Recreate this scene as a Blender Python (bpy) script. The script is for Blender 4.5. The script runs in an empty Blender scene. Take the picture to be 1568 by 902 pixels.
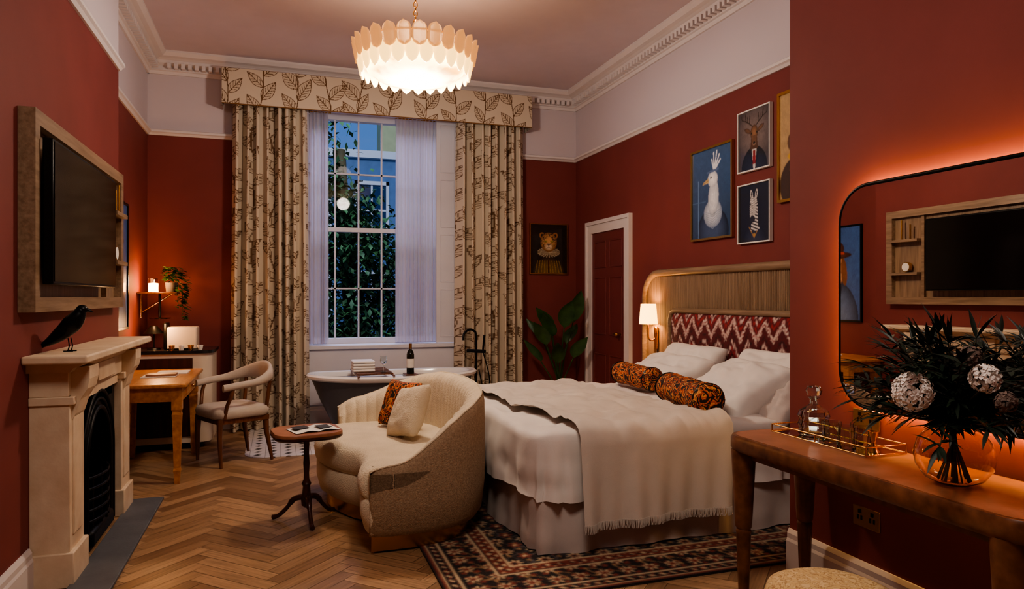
import bpy, math, random
import numpy as np
from mathutils import Vector, Matrix, noise
random.seed(5); rng=np.random.default_rng(5)
COL=bpy.context.scene.collection
pi=math.pi
def lin(r,g,b):
    def f(c):
        c/=255.0
        return c/12.92 if c<=.04045 else ((c+.055)/1.055)**2.4
    return (f(r),f(g),f(b))
# ------------------------------------------------------------------ materials
def newmat(name):
    m=bpy.data.materials.new(name); m.use_nodes=True
    nt=m.node_tree; b=nt.nodes['Principled BSDF']
    return m,nt,b
def mat(name,rgb,rough=.6,metal=0,var=.08,scale=6,bump=0,bscale=80,spec=.5,sheen=0,emit=None,estr=0,trans=0,ior=1.45,alpha=1,stretch=(1,1,1),rgb2=None):
    m,nt,b=newmat(name); c=lin(*rgb)
    tc=nt.nodes.new('ShaderNodeTexCoord'); mp=nt.nodes.new('ShaderNodeMapping'); mp.inputs['Scale'].default_value=stretch
    nt.links.new(tc.outputs['Object'],mp.inputs['Vector'])
    n=nt.nodes.new('ShaderNodeTexNoise'); n.inputs['Scale'].default_value=scale; n.inputs['Detail'].default_value=5
    nt.links.new(mp.outputs['Vector'],n.inputs['Vector'])
    r=nt.nodes.new('ShaderNodeValToRGB')
    c2=lin(*rgb2) if rgb2 else tuple(min(1,x*(1+var)) for x in c)
    c1=c if rgb2 else tuple(x*(1-var) for x in c)
    r.color_ramp.elements[0].position=.3; r.color_ramp.elements[1].position=.7
    r.color_ramp.elements[0].color=(*c1,1); r.color_ramp.elements[1].color=(*c2,1)
    nt.links.new(n.outputs['Fac'],r.inputs['Fac']); nt.links.new(r.outputs['Color'],b.inputs['Base Color'])
    b.inputs['Roughness'].default_value=rough; b.inputs['Metallic'].default_value=metal
    b.inputs['Specular IOR Level'].default_value=spec
    b.inputs['Sheen Weight'].default_value=sheen
    b.inputs['Transmission Weight'].default_value=trans; b.inputs['IOR'].default_value=ior
    if emit: b.inputs['Emission Color'].default_value=(*lin(*emit),1); b.inputs['Emission Strength'].default_value=estr
    if bump:
        n2=nt.nodes.new('ShaderNodeTexNoise'); n2.inputs['Scale'].default_value=bscale
        nt.links.new(mp.outputs['Vector'],n2.inputs['Vector'])
        bp=nt.nodes.new('ShaderNodeBump'); bp.inputs['Strength'].default_value=bump; bp.inputs['Distance'].default_value=.01
        nt.links.new(n2.outputs['Fac'],bp.inputs['Height']); nt.links.new(bp.outputs['Normal'],b.inputs['Normal'])
    return m
def woodmat(name,a,b_,stretch=(1,1,12),scale=5,rough=.4,bump=.1):
    return mat(name,a,rough=rough,rgb2=b_,scale=scale,stretch=stretch,bump=bump,bscale=scale*3)
def paintmat(name,rough=.8,bump=.0,bscale=400,sheen=0,spec=.3,coat=0):
    m,nt,b=newmat(name)
    a=nt.nodes.new('ShaderNodeAttribute'); a.attribute_name='Col'
    nt.links.new(a.outputs['Color'],b.inputs['Base Color'])
    b.inputs['Roughness'].default_value=rough; b.inputs['Sheen Weight'].default_value=sheen
    b.inputs['Specular IOR Level'].default_value=spec; b.inputs['Coat Weight'].default_value=coat; b.inputs['Coat Roughness'].default_value=.05
    if bump:
        tc=nt.nodes.new('ShaderNodeTexCoord')
        n2=nt.nodes.new('ShaderNodeTexNoise'); n2.inputs['Scale'].default_value=bscale
        nt.links.new(tc.outputs['Object'],n2.inputs['Vector'])
        bp=nt.nodes.new('ShaderNodeBump'); bp.inputs['Strength'].default_value=bump; bp.inputs['Distance'].default_value=.005
        nt.links.new(n2.outputs['Fac'],bp.inputs['Height']); nt.links.new(bp.outputs['Normal'],b.inputs['Normal'])
    return m
def wallmat(name,red,white,zsplit):
    m,nt,b=newmat(name)
    g=nt.nodes.new('ShaderNodeNewGeometry'); s=nt.nodes.new('ShaderNodeSeparateXYZ'); nt.links.new(g.outputs['Position'],s.inputs[0])
    gt=nt.nodes.new('ShaderNodeMath'); gt.operation='GREATER_THAN'; gt.inputs[1].default_value=zsplit; nt.links.new(s.outputs['Z'],gt.inputs[0])
    n=nt.nodes.new('ShaderNodeTexNoise'); n.inputs['Scale'].default_value=2.5; n.inputs['Detail'].default_value=6; nt.links.new(g.outputs['Position'],n.inputs['Vector'])
    r=nt.nodes.new('ShaderNodeValToRGB'); c=lin(*red)
    r.color_ramp.elements[0].position=.3; r.color_ramp.elements[1].position=.7
    r.color_ramp.elements[0].color=(*[x*.93 for x in c],1); r.color_ramp.elements[1].color=(*[x*1.07 for x in c],1)
    nt.links.new(n.outputs['Fac'],r.inputs['Fac'])
    mx=nt.nodes.new('ShaderNodeMix'); mx.data_type='RGBA'
    nt.links.new(gt.outputs[0],mx.inputs['Factor']); nt.links.new(r.outputs['Color'],mx.inputs['A']); mx.inputs['B'].default_value=(*lin(*white),1)
    nt.links.new(mx.outputs['Result'],b.inputs['Base Color']); b.inputs['Roughness'].default_value=.7
    b.inputs['Specular IOR Level'].default_value=.3
    n2=nt.nodes.new('ShaderNodeTexNoise'); n2.inputs['Scale'].default_value=250; nt.links.new(g.outputs['Position'],n2.inputs['Vector'])
    bp=nt.nodes.new('ShaderNodeBump'); bp.inputs['Strength'].default_value=.06; bp.inputs['Distance'].default_value=.004
    nt.links.new(n2.outputs['Fac'],bp.inputs['Height']); nt.links.new(bp.outputs['Normal'],b.inputs['Normal'])
    return m
def glassmat(name,tint=(235,245,245),rough=.0,ior=1.45):
    m,nt,b=newmat(name); b.inputs['Base Color'].default_value=(*lin(*tint),1)
    b.inputs['Roughness'].default_value=rough; b.inputs['Transmission Weight'].default_value=1; b.inputs['IOR'].default_value=ior
    return m
def mixtrans(name,rgb,fac,kind='diff'):
    m,nt,b=newmat(name); nt.nodes.remove(b)
    out=[n for n in nt.nodes if n.type=='OUTPUT_MATERIAL'][0]
    t=nt.nodes.new('ShaderNodeBsdfTransparent')
    if kind=='diff':
        d=nt.nodes.new('ShaderNodeBsdfDiffuse'); tr=nt.nodes.new('ShaderNodeBsdfTranslucent')
        d.inputs[0].default_value=(*lin(*rgb),1); tr.inputs[0].default_value=(*lin(*rgb),1)
        mm=nt.nodes.new('ShaderNodeMixShader'); mm.inputs[0].default_value=.4
        nt.links.new(d.outputs[0],mm.inputs[1]); nt.links.new(tr.outputs[0],mm.inputs[2]); s=mm
    else:
        s=nt.nodes.new('ShaderNodeBsdfGlossy'); s.inputs['Roughness'].default_value=.02; s.inputs[0].default_value=(*lin(*rgb),1)
    mx=nt.nodes.new('ShaderNodeMixShader'); mx.inputs[0].default_value=1-fac
    nt.links.new(t.outputs[0],mx.inputs[1]); nt.links.new(s.outputs[0],mx.inputs[2]); nt.links.new(mx.outputs[0],out.inputs[0])
    return m
def rampmat(name,stops,scale=14,rough=.7,kind='noise',dist=0,stretch=(1,1,1)):
    m,nt,b=newmat(name); tc=nt.nodes.new('ShaderNodeTexCoord'); mp=nt.nodes.new('ShaderNodeMapping'); mp.inputs['Scale'].default_value=stretch
    nt.links.new(tc.outputs['Object'],mp.inputs['Vector'])
    n=nt.nodes.new('ShaderNodeTexNoise'); n.inputs['Scale'].default_value=scale; n.inputs['Detail'].default_value=3; n.inputs['Distortion'].default_value=dist
    nt.links.new(mp.outputs['Vector'],n.inputs['Vector'])
    r=nt.nodes.new('ShaderNodeValToRGB'); r.color_ramp.interpolation='CONSTANT' if kind=='const' else 'LINEAR'
    els=r.color_ramp.elements
    while len(els)<len(stops): els.new(.5)
    for e,(p,c) in zip(els,stops): e.position=p; e.color=(*lin(*c),1)
    nt.links.new(n.outputs['Fac'],r.inputs['Fac']); nt.links.new(r.outputs['Color'],b.inputs['Base Color']); b.inputs['Roughness'].default_value=rough
    return m
RED=(120,59,55)
M=dict(
 wall=wallmat('wall_paint_red',RED,(200,190,194),3.1),
 white=mat('trim_white',(216,208,206),rough=.5,var=.02),
 ceil=mat('ceiling_paint',(208,195,201),rough=.8,var=.02),
 doorred=mat('door_red_paint',(108,52,52),rough=.45,var=.04),
 stone=mat('limestone',(222,202,176),rough=.5,rgb2=(205,180,152),scale=9,bump=.05),
 iron=mat('cast_iron',(20,20,22),rough=.45,metal=.6,bump=.1),
 slate=mat('slate',(86,88,92),rough=.6,var=.15,bump=.1),
 oak=woodmat('light_oak',(152,128,104),(118,95,74),stretch=(14,14,1),scale=3),
 oakh=woodmat('light_oak_h',(152,128,104),(118,95,74),stretch=(14,1,14),scale=3),
 pine=woodmat('honey_pine',(202,140,80),(166,104,54),stretch=(10,1,10),scale=3,rough=.3),
 walnut=woodmat('walnut',(118,74,48),(78,46,30),stretch=(8,8,1),scale=5,rough=.35),
 darkw=woodmat('dark_mahogany',(74,36,24),(44,20,14),stretch=(8,8,1),scale=5,rough=.3),
 burl=mat('burl_wood',(132,86,60),rough=.28,rgb2=(84,50,34),scale=16,bump=.03),
 leather=mat('tan_leather_top',(168,114,88),rough=.35,rgb2=(140,92,68),scale=9,bump=.04),
 brass=mat('brass',(200,150,80),rough=.25,metal=1,var=.05),
 black=mat('black_metal',(14,14,15),rough=.35,metal=.4),
 screen=mat('tv_screen',(8,8,9),rough=.12,var=0,spec=.8),
 linen=mat('white_linen',(232,226,220),rough=.85,var=.03,bump=.08,bscale=300,sheen=.2),
 duvet=mat('duvet_cotton',(226,218,212),rough=.85,var=.03,bump=.06,bscale=200,sheen=.2),
 throw=mat('wool_throw',(202,192,182),rough=.95,var=.05,bump=.25,bscale=350,sheen=.3),
 valance=mat('valance_linen',(198,186,180),rough=.9,var=.05,bump=.12,bscale=350),
 boucle=mat('cream_boucle',(218,202,176),rough=.95,var=.08,bump=.6,bscale=160,sheen=.2),
 weave=mat('beige_weave',(182,158,130),rough=.95,rgb2=(146,122,98),scale=110,bump=.5,bscale=220),
 greyfab=mat('grey_fabric',(186,174,162),rough=.95,var=.06,bump=.3,bscale=300),
 tub_in=mat('enamel_white',(232,230,228),rough=.12,var=.01),
 tub_out=mat('tub_grey',(72,70,74),rough=.35,var=.04),
 leaf=mat('leaf_green',(60,92,46),rough=.35,rgb2=(34,60,30),scale=9),
 dleaf=mat('eucalyptus_dark',(36,52,38),rough=.5,rgb2=(18,28,22),scale=12),
 tleaf=mat('tree_leaf',(62,104,58),rough=.6,rgb2=(20,46,28),scale=3),
 stem=mat('stem_brown',(70,60,34),rough=.7),
 flower=mat('hydrangea_white',(246,238,232),rough=.8,var=.05,scale=30),
 mauve=mat('dried_flower',(118,100,92),rough=.8,var=.15,scale=30),
 glass=glassmat('clear_glass'),
 amber=glassmat('tinted_glass',(250,238,220)),
 greenglass=mat('wine_bottle_glass',(14,20,12),rough=.08,var=.02,spec=.8),
 mirror=mat('mirror_silver',(240,236,232),rough=.0,metal=1,var=0),
 sheer=mixtrans('sheer_voile',(222,214,220),.14),
 pane=mixtrans('window_glass',(255,255,255),.997,'gloss'),
 paper=mat('paper',(225,222,215),rough=.8,var=.03),
 ink=mat('printed_dark',(50,48,50),rough=.6,var=.3,scale=40),
 marble=mat('black_marble',(24,24,26),rough=.15,rgb2=(50,50,54),scale=7),
 cream=mat('cream_lacquer',(214,200,182),rough=.35,var=.02),
 terr=mat('terracotta_pot',(70,62,58),rough=.7),
 socket=mat('brass_plate',(170,130,80),rough=.35,metal=1),
 led=mat('led_strip',(255,200,120),emit=(255,194,112),estr=62),
 shade=mat('lampshade_linen',(250,220,170),emit=(255,190,104),estr=5),
 bulb=mat('bulb_glow',(255,220,160),emit=(255,190,110),estr=60),
 flame=mat('candle_glow',(255,200,120),emit=(255,160,60),estr=40),
 pattern=rampmat('orange_floral_velvet',[(0,(20,14,14)),(.42,(182,82,38)),(.475,(216,150,84)),(.51,(22,16,18)),(.585,(168,70,34)),(.64,(26,18,18))],scale=11,kind='const',dist=2.0,rough=.8),
 stoolfab=rampmat('jacquard_tan',[(0,(206,172,120)),(.47,(206,172,120)),(.5,(150,108,62)),(.56,(214,184,136))],scale=26,dist=2.5,rough=.8),
)
# ------------------------------------------------------------------ mesh helpers
class G:
    def __init__(s,name,loc=(0,0,0),rot=0,auto=True):
        e=bpy.data.objects.new(name,None); e.empty_display_size=.1; COL.objects.link(e)
        e.location=loc; e.rotation_euler=(0,0,rot); s.e=e; s.auto=(tuple(loc)==(0,0,0) and rot==0)
        GR.append(s)
GR=[]
def mk(name,V,F,m,p=None,smooth=False,ang=40,mats=None,midx=None):
    me=bpy.data.meshes.new(name); me.from_pydata([tuple(v) for v in V],[],[tuple(f) for f in F]); 
    for mm in (mats or [m]): me.materials.append(mm)
    if midx is not None: me.polygons.foreach_set('material_index',midx)
    if smooth:
        me.polygons.foreach_set('use_smooth',[True]*len(me.polygons))
        if ang: me.set_sharp_from_angle(angle=math.radians(ang))
    me.update()
    o=bpy.data.objects.new(name,me); COL.objects.link(o)
    if p is not None: o.parent=p.e
    return o
BF=[(0,3,2,1),(4,5,6,7),(0,1,5,4),(1,2,6,5),(2,3,7,6),(3,0,4,7)]
def bv(x0,x1,y0,y1,z0,z1): return [(x0,y0,z0),(x1,y0,z0),(x1,y1,z0),(x0,y1,z0),(x0,y0,z1),(x1,y0,z1),(x1,y1,z1),(x0,y1,z1)]
def box(name,x0,x1,y0,y1,z0,z1,m,p=None,bev=0,seg=2):
    o=mk(name,bv(x0,x1,y0,y1,z0,z1),BF,m,p,smooth=bev>0,ang=50)
    if bev:
        md=o.modifiers.new('b','BEVEL'); md.width=bev; md.segments=seg; md.limit_method='ANGLE'
        md.harden_normals=False
    return o
def boxes(name,L,m,p=None):
    V=[];F=[]
    for b in L:
        k=len(V); V+=bv(*b); F+=[tuple(i+k for i in f) for f in BF]
    return mk(name,V,F,m,p)
def loft(name,rings,m,p=None,cap=True,smooth=True,ang=40,closed=True,mats=None,mi=None):
    n=len(rings[0]); V=[v for r in rings for v in r]; F=[];mid=[]
    for i in range(len(rings)-1):
        for j in range(n if closed else n-1):
            a=i*n+j;b=i*n+(j+1)%n; F.append((a,b,b+n,a+n)); mid.append(mi(i,j) if mi else 0)
    if cap:
        F.append(tuple(range(n))[::-1]); F.append(tuple((len(rings)-1)*n+j for j in range(n))); mid+=[0,0]
    return mk(name,V,F,m,p,smooth,ang,mats,mid)
def lathe(name,prof,c,m,p=None,seg=32,sx=1,sy=1,cap=True,ang=40):
    rings=[[(c[0]+r*sx*math.cos(2*pi*k/seg),c[1]+r*sy*math.sin(2*pi*k/seg),c[2]+z) for k in range(seg)] for r,z in prof]
    return loft(name,rings,m,p,cap,ang=ang)
def cat(pts,n=8,closed=False):
    P=[Vector(q) for q in pts]; out=[]
    N=len(P); rngi=range(N if closed else N-1)
    for i in rngi:
        p0=P[(i-1)%N] if closed or i>0 else P[0]; p1=P[i]; p2=P[(i+1)%N]; p3=P[(i+2)%N] if closed or i+2<N else P[-1]
        for k in range(n):
            t=k/n
            out.append(.5*((2*p1)+(-p0+p2)*t+(2*p0-5*p1+4*p2-p3)*t*t+(-p0+3*p1-3*p2+p3)*t**3))
    if not closed: out.append(P[-1])
    return out
def tubeVF(pts,r,seg=8,closed=False,flat=1.0):
    P=[Vector(q) for q in pts]; n=len(P); R=r if isinstance(r,(list,tuple)) else [r]*n
    T=[]
    for i in range(n):
        a=P[(i-1)%n] if closed or i>0 else P[0]; b=P[(i+1)%n] if closed or i<n-1 else P[-1]
        T.append((b-a).normalized())
    up=Vector((0,0,1)) if abs(T[0].z)<.9 else Vector((1,0,0))
    u=(up-T[0]*up.dot(T[0])).normalized(); V=[]
    for i in range(n):
        u=(u-T[i]*u.dot(T[i])).normalized(); w=T[i].cross(u)
        for k in range(seg):
            a=2*pi*k/seg; V.append(P[i]+(u*math.cos(a)*flat+w*math.sin(a))*R[i])
    F=[]
    for i in range(n if closed else n-1):
        for k in range(seg):
            a=i*seg+k;b=i*seg+(k+1)%seg; c=((i+1)%n)*seg
            F.append((a,b,c+(k+1)%seg,c+k))
    if not closed: F.append(tuple(range(seg))[::-1]); F.append(tuple((n-1)*seg+k for k in range(seg)))
    return V,F
def tube(name,pts,r,m,p=None,seg=10,closed=False,flat=1.0):
    V,F=tubeVF(pts,r,seg,closed,flat); return mk(name,V,F,m,p,True,50)
def tubes(name,L,m,p=None,seg=8):
    V=[];F=[]
    for pts,r in L:
        v,f=tubeVF(pts,r,seg); k=len(V); V+=v; F+=[tuple(i+k for i in q) for q in f]
    return mk(name,V,F,m,p,True,50)
def grid(name,P,m,p=None,col=None,smooth=True,two=None):
    H,W=P.shape[:2]; idx=np.arange(H*W).reshape(H,W)
    F=np.stack([idx[:-1,:-1],idx[:-1,1:],idx[1:,1:],idx[1:,:-1]],-1).reshape(-1,4)
    me=bpy.data.meshes.new(name); me.from_pydata(P.reshape(-1,3).tolist(),[],F.tolist()); me.materials.append(m)
    if smooth: me.polygons.foreach_set('use_smooth',[True]*len(me.polygons))
    if col is not None:
        a=me.color_attributes.new('Col','FLOAT_COLOR','POINT')
        c=np.ones((H*W,4),dtype=np.float32); c[:,:3]=col.reshape(-1,3); a.data.foreach_set('color',c.ravel())
    me.update(); o=bpy.data.objects.new(name,me); COL.objects.link(o)
    if p is not None:o.parent=p.e
    return o
def ball(name,c,r,m,p=None,s=(1,1,1),seg=20):
    prof=[(math.sin(pi*i/12)*r+1e-4,-math.cos(pi*i/12)*r*s[2]) for i in range(13)]
    return lathe(name,prof,c,m,p,seg,s[0],s[1])
def prismX(name,poly,x0,x1,m,p=None,smooth=False):
    return loft(name,[[(x0,y,z) for y,z in poly],[(x1,y,z) for y,z in poly]],m,p,smooth=smooth)
def prismY(name,poly,y0,y1,m,p=None,smooth=False):
    return loft(name,[[(x,y0,z) for x,z in poly],[(x,y1,z) for x,z in poly]],m,p,smooth=smooth)
def rr(cx,cy,w,h,r,n=8):
    out=[]
    for (sx,sy,a0) in ((1,1,0),(-1,1,90),(-1,-1,180),(1,-1,270)):
        for k in range(n+1):
            a=math.radians(a0+90*k/n); out.append((cx+sx*(w/2-r)+r*math.cos(a),cy+sy*(h/2-r)+r*math.sin(a)))
    return out
def leafVF(V,F,base,d,L,w,droop=.3,n=6,fold=.15,side=None):
    b=Vector(base); d=Vector(d).normalized(); k=len(V)
    side=side or d.cross(Vector((random.uniform(-.3,.3),random.uniform(-.3,.3),1)))
    side=Vector(side)
    if side.length<.01: side=Vector((1,0,0))
    side.normalize(); nrm=side.cross(d).normalized(); pos=b.copy(); dd=d.copy()
    for i in range(n+1):
        t=i/n; ww=w*math.sin(pi*min(1,t**.8*.97+.02))*.5
        V.append(pos+side*ww+nrm*ww*fold); V.append(pos.copy()); V.append(pos-side*ww+nrm*ww*fold)
        dd=(dd+Vector((0,0,-droop/n))).normalized(); pos=pos+dd*(L/n)
    for i in range(n):
        a=k+i*3; F.append((a,a+1,a+4,a+3)); F.append((a+1,a+2,a+5,a+4))
def pillow(name,c,w,h,t,rotM,m,p=None,n=24,pw=.45,wr=.006):
    V=[];F=[]
    R=rotM
    for sgn in (1,-1):
        for i in range(n+1):
            for j in range(n+1):
                u=-1+2*i/n; v=-1+2*j/n
                q=max(0,(1-u**4))*max(0,(1-v**4))
                th=t/2*q**pw
                px=w/2*u*(1-.07*(1-abs(v))*abs(u)); py=h/2*v*(1-.07*(1-abs(u))*abs(v))
                nz=noise.noise(Vector((u*2.2+c[0]*7,v*2.2+c[1]*5,sgn*3)))*wr*2*q
                nz+=noise.noise(Vector((u*6+c[0]*7,v*5+c[1]*5,sgn*3)))*wr*q
                V.append(Vector(c)+R@Vector((px,py,sgn*(th+nz))))
    s=(n+1)
    for g in range(2):
        for i in range(n):
            for j in range(n):
                a=g*s*s+i*s+j; f=(a,a+1,a+s+1,a+s); F.append(f if g else f[::-1])
    o=mk(name,V,F,m,p,True,0)
    md=o.modifiers.new('w','WELD'); md.merge_threshold=.0015
    return o
# ------------------------------------------------------------------ painting canvas
class Cv:
    def __init__(s,w,h,res,bg):
        s.w=w;s.h=h;s.W=max(4,int(w*res));s.H=max(4,int(h*res)); s.a=np.zeros((s.H,s.W,3),dtype=np.float32); s.a[:]=lin(*bg)
        xs=np.linspace(0,w,s.W); ys=np.linspace(0,h,s.H); s.X,s.Y=np.meshgrid(xs,ys)
    def put(s,mask,c): s.a[mask]=lin(*c)
    def ell(s,cx,cy,rx,ry,c,rot=0,c2=None):
        dx=s.X-cx;dy=s.Y-cy;ca,sa=math.cos(rot),math.sin(rot)
        q=((dx*ca+dy*sa)/rx)**2+((-dx*sa+dy*ca)/ry)**2; m=q<1
        if c2 is None: s.a[m]=lin(*c)
        else:
            t=np.clip(q[m],0,1)[:,None]; s.a[m]=np.array(lin(*c))*(1-t)+np.array(lin(*c2))*t
    def mask(s,pts):
        ins=np.zeros(s.X.shape,bool); n=len(pts)
        for i in range(n):
            x1,y1=pts[i];x2,y2=pts[(i+1)%n]
            if y1==y2: continue
            cond=((y1>s.Y)!=(y2>s.Y))&(s.X<(x2-x1)*(s.Y-y1)/(y2-y1)+x1); ins^=cond
        return ins
    def poly(s,pts,c): s.put(s.mask(pts),c)
    def line(s,pts,wd,c):
        for (x1,y1),(x2,y2) in zip(pts[:-1],pts[1:]):
            L2=(x2-x1)**2+(y2-y1)**2+1e-9; t=np.clip(((s.X-x1)*(x2-x1)+(s.Y-y1)*(y2-y1))/L2,0,1)
            s.put((s.X-x1-t*(x2-x1))**2+(s.Y-y1-t*(y2-y1))**2<wd*wd/4,c)
    def finish(s,amt=.3,bl=1,gain=1.0):
        a=s.a
        for _ in range(bl):
            p=np.pad(a,((1,1),(1,1),(0,0)),'edge'); a=(p[:-2,1:-1]+p[2:,1:-1]+p[1:-1,:-2]+p[1:-1,2:]+2*a)/6
        n1=rng.random((s.H,s.W,1)); n1=(n1+np.roll(n1,1,0)+np.roll(n1,2,0)+np.roll(n1,1,1))/4
        n2=rng.random((s.H//8+2,s.W//8+2)); n2=np.kron(n2,np.ones((8,8)))[:s.H,:s.W,None]
        for _ in range(4): n2=(n2+np.roll(n2,2,0)+np.roll(n2,2,1))/3
        s.a=np.clip(gain*a*(1-amt+2*amt*(.6*n1+.4*n2)),0,1).astype(np.float32); return s
def leafpaint(cv,x,y,ang,L,w,c,lw=.007,ves=.036):
    ca,sa=math.cos(ang),math.sin(ang)
    res=cv.W/cv.w; i0=max(0,int((y-L-.02)*res));i1=min(cv.H,int((y+L+.02)*res)+1);j0=max(0,int((x-L-.02)*res));j1=min(cv.W,int((x+L+.02)*res)+1)
    if i1<=i0 or j1<=j0: return
    X=cv.X[i0:i1,j0:j1]-x;Y=cv.Y[i0:i1,j0:j1]-y
    du=X*ca+Y*sa;dv=-X*sa+Y*ca;u=np.clip(du/L,0,1)
    half=w/2*np.sin(pi*u**.8); ins=(du>0)&(du<L)&(np.abs(dv)<half)
    edge=ins&(np.abs(dv)>half-lw)
    mid=ins&(np.abs(dv)<lw*.5)
    ve=ins&(np.abs(dv)<half*.75)&((((du-np.abs(dv)*1.1)/ves)%1)<.24)
    cv.a[i0:i1,j0:j1][ins]=cv.a[i0:i1,j0:j1][ins]*np.array([.93,.91,.88])
    cv.a[i0:i1,j0:j1][edge|mid|ve]=lin(*c)
def leafcloth(w,h,res,seed=1,bg=(200,186,166),c=(104,76,52),k=1.0,hx=1.0):
    cv=Cv(w,h,res,bg); r=random.Random(seed)
    x=.02
    while x<w+.1:
        ph=r.random()*6; A=.04; y=-.25+r.random()*.15
        cv.put(np.abs(cv.X-(x+A*np.sin(cv.Y*5.2+ph)))<.005,c)
        side=1
        while y<h+.1:
            sx=x+A*math.sin(y*5.2+ph); L=r.uniform(.19,.25)*k; wd=L*r.uniform(.44,.56)
            ang=pi/2-side*r.uniform(.5,.85)
            leafpaint(cv,sx,y,ang,L,wd,c); y+=r.uniform(.10,.13)*k; side*=-1
        x+=.36*k*hx
    return cv
PM_art=paintmat('art_print_paint',rough=.5,coat=.4)
PM_cloth=paintmat('printed_linen',rough=.9,bump=.15,sheen=.1)
PM_rug=paintmat('rug_wool',rough=1,bump=.5,bscale=200,sheen=.1)
PM_ikat=paintmat('ikat_velvet',rough=.9,bump=.3,bscale=300,sheen=.15)
def picture(name,side,pos,w,z0,z1,cv,frame=.02,fm=None,depth=.025):
    g=G(name); H=z1-z0; fm=fm or M['black']
    U,Vv=np.meshgrid(np.linspace(0,1,cv.W),np.linspace(0,1,cv.H))
    if side=='B':
        Y=pos[0]-.001;x=pos[1]
        P=np.stack([x+frame+U*(w-2*frame),np.full_like(U,Y-depth*.6),z0+frame+Vv*(H-2*frame)],-1)
        B=[(x,x+w,Y-depth,Y,z0,z0+frame),(x,x+w,Y-depth,Y,z1-frame,z1),(x,x+frame,Y-depth,Y,z0+frame,z1-frame),(x+w-frame,x+w,Y-depth,Y,z0+frame,z1-frame)]
        bk=(x+.002,x+w-.002,Y-depth*.4,Y,z0+.002,z1-.002)
    else:
        s=-1 if side=='R' else 1
        X=pos[0]+s*.001;y=pos[1]
        a,b=sorted((X,X+s*depth))
        if side=='R': yy=y+w-frame-U*(w-2*frame)
        else: yy=y+frame+U*(w-2*frame)
        P=np.stack([np.full_like(U,X+s*depth*.6),yy,z0+frame+Vv*(H-2*frame)],-1)
        B=[(a,b,y,y+w,z0,z0+frame),(a,b,y,y+w,z1-frame,z1),(a,b,y,y+frame,z0+frame,z1-frame),(a,b,y+w-frame,y+w,z0+frame,z1-frame)]
        c,d=sorted((X,X+s*depth*.4)); bk=(c,d,y+.002,y+w-.002,z0+.002,z1-.002)
    grid('art_print',P,PM_art,g,cv.a); boxes('frame',B,fm,g); box('backing',*bk,M['black'],g)
    return g
# ------------------------------------------------------------------ ROOM SHELL
XL=-1.13; XA=-1.29; XR=3.5; YB=8.0; YF=-1.6; ZC=3.9; YC=5.82; PX=2.5; PY=2.97
box('floor',-1.7,4.2,YF-.2,8.35,-.12,-.003,M['oak'])
def planks():
    n=6; w=.085; c45=math.sqrt(.5); V=[];F=[];UV=[];CO=[]
    def add(x0,y0,x1,y1,horiz):
        g=.0013
        pts=[(x0*w+g,y0*w+g),(x1*w-g,y0*w+g),(x1*w-g,y1*w-g),(x0*w+g,y1*w-g)]
        R=[((a-b)*c45,(a+b)*c45) for a,b in pts]
        cx=sum(p[0] for p in R)/4;cy=sum(p[1] for p in R)/4
        if not(-1.55<cx<3.75 and YF-.1<cy<8.2): return
        k=len(V); V.extend([(a,b,0) for a,b in R]); F.append((k,k+1,k+2,k+3))
        o=random.random()*50; 
        uv=[(0,0),(1,0),(1,.16),(0,.16)] if horiz else [(0,.16),(0,0),(1,0),(1,.16)]
        UV.extend([(a*.5+o,b*.5+o*.3) for a,b in uv]); t=random.random()
        a=np.array(lin(178,142,108));b=np.array(lin(128,96,70)); c=a*(1-t)+b*t
        CO.extend([(*c,1)]*4)
    for y in range(-140,160):
        for x0 in range(-140,160):
            if (x0-y)%(2*n)==0: add(x0,y,x0+n,y+1,True)
            if (x0-y)%(2*n)==2*n-1: add(x0,y,x0+1,y+n,False)
    me=bpy.data.meshes.new('floor_planks'); me.from_pydata(V,[],F)
    uvl=me.uv_layers.new(name='UVMap'); uvl.data.foreach_set('uv',[c for u in UV for c in u])
    ca=me.color_attributes.new('Col','FLOAT_COLOR','CORNER'); ca.data.foreach_set('color',[c for q in CO for c in q])
    m,nt,b=newmat('oak_herringbone')
    at=nt.nodes.new('ShaderNodeAttribute'); at.attribute_name='Col'
    uv=nt.nodes.new('ShaderNodeUVMap'); mp=nt.nodes.new('ShaderNodeMapping'); mp.inputs['Scale'].default_value=(3,60,1)
    nt.links.new(uv.outputs[0],mp.inputs[0]); n1=nt.nodes.new('ShaderNodeTexNoise'); n1.inputs['Scale'].default_value=1.5; n1.inputs['Detail'].default_value=6
    nt.links.new(mp.outputs[0],n1.inputs['Vector'])
    r=nt.nodes.new('ShaderNodeMapRange'); r.inputs['From Min'].default_value=.3;r.inputs['From Max'].default_value=.7;r.inputs['To Min'].default_value=.66;r.inputs['To Max'].default_value=1.16
    nt.links.new(n1.outputs['Fac'],r.inputs[0])
    mu=nt.nodes.new('ShaderNodeVectorMath'); mu.operation='SCALE'; nt.links.new(at.outputs['Color'],mu.inputs[0]); nt.links.new(r.outputs[0],mu.inputs['Scale'])
    nt.links.new(mu.outputs[0],b.inputs['Base Color']); b.inputs['Roughness'].default_value=.34
    bp=nt.nodes.new('ShaderNodeBump'); bp.inputs['Strength'].default_value=.15; bp.inputs['Distance'].default_value=.003
    nt.links.new(n1.outputs['Fac'],bp.inputs['Height']); nt.links.new(bp.outputs['Normal'],b.inputs['Normal'])
    me.materials.append(m); o=bpy.data.objects.new('floor_herringbone',me); COL.objects.link(o)
planks()
box('ceiling',-1.7,4.2,YF-.2,8.35,ZC,ZC+.1,M['ceil'])
wl=G('wall_left')
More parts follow.
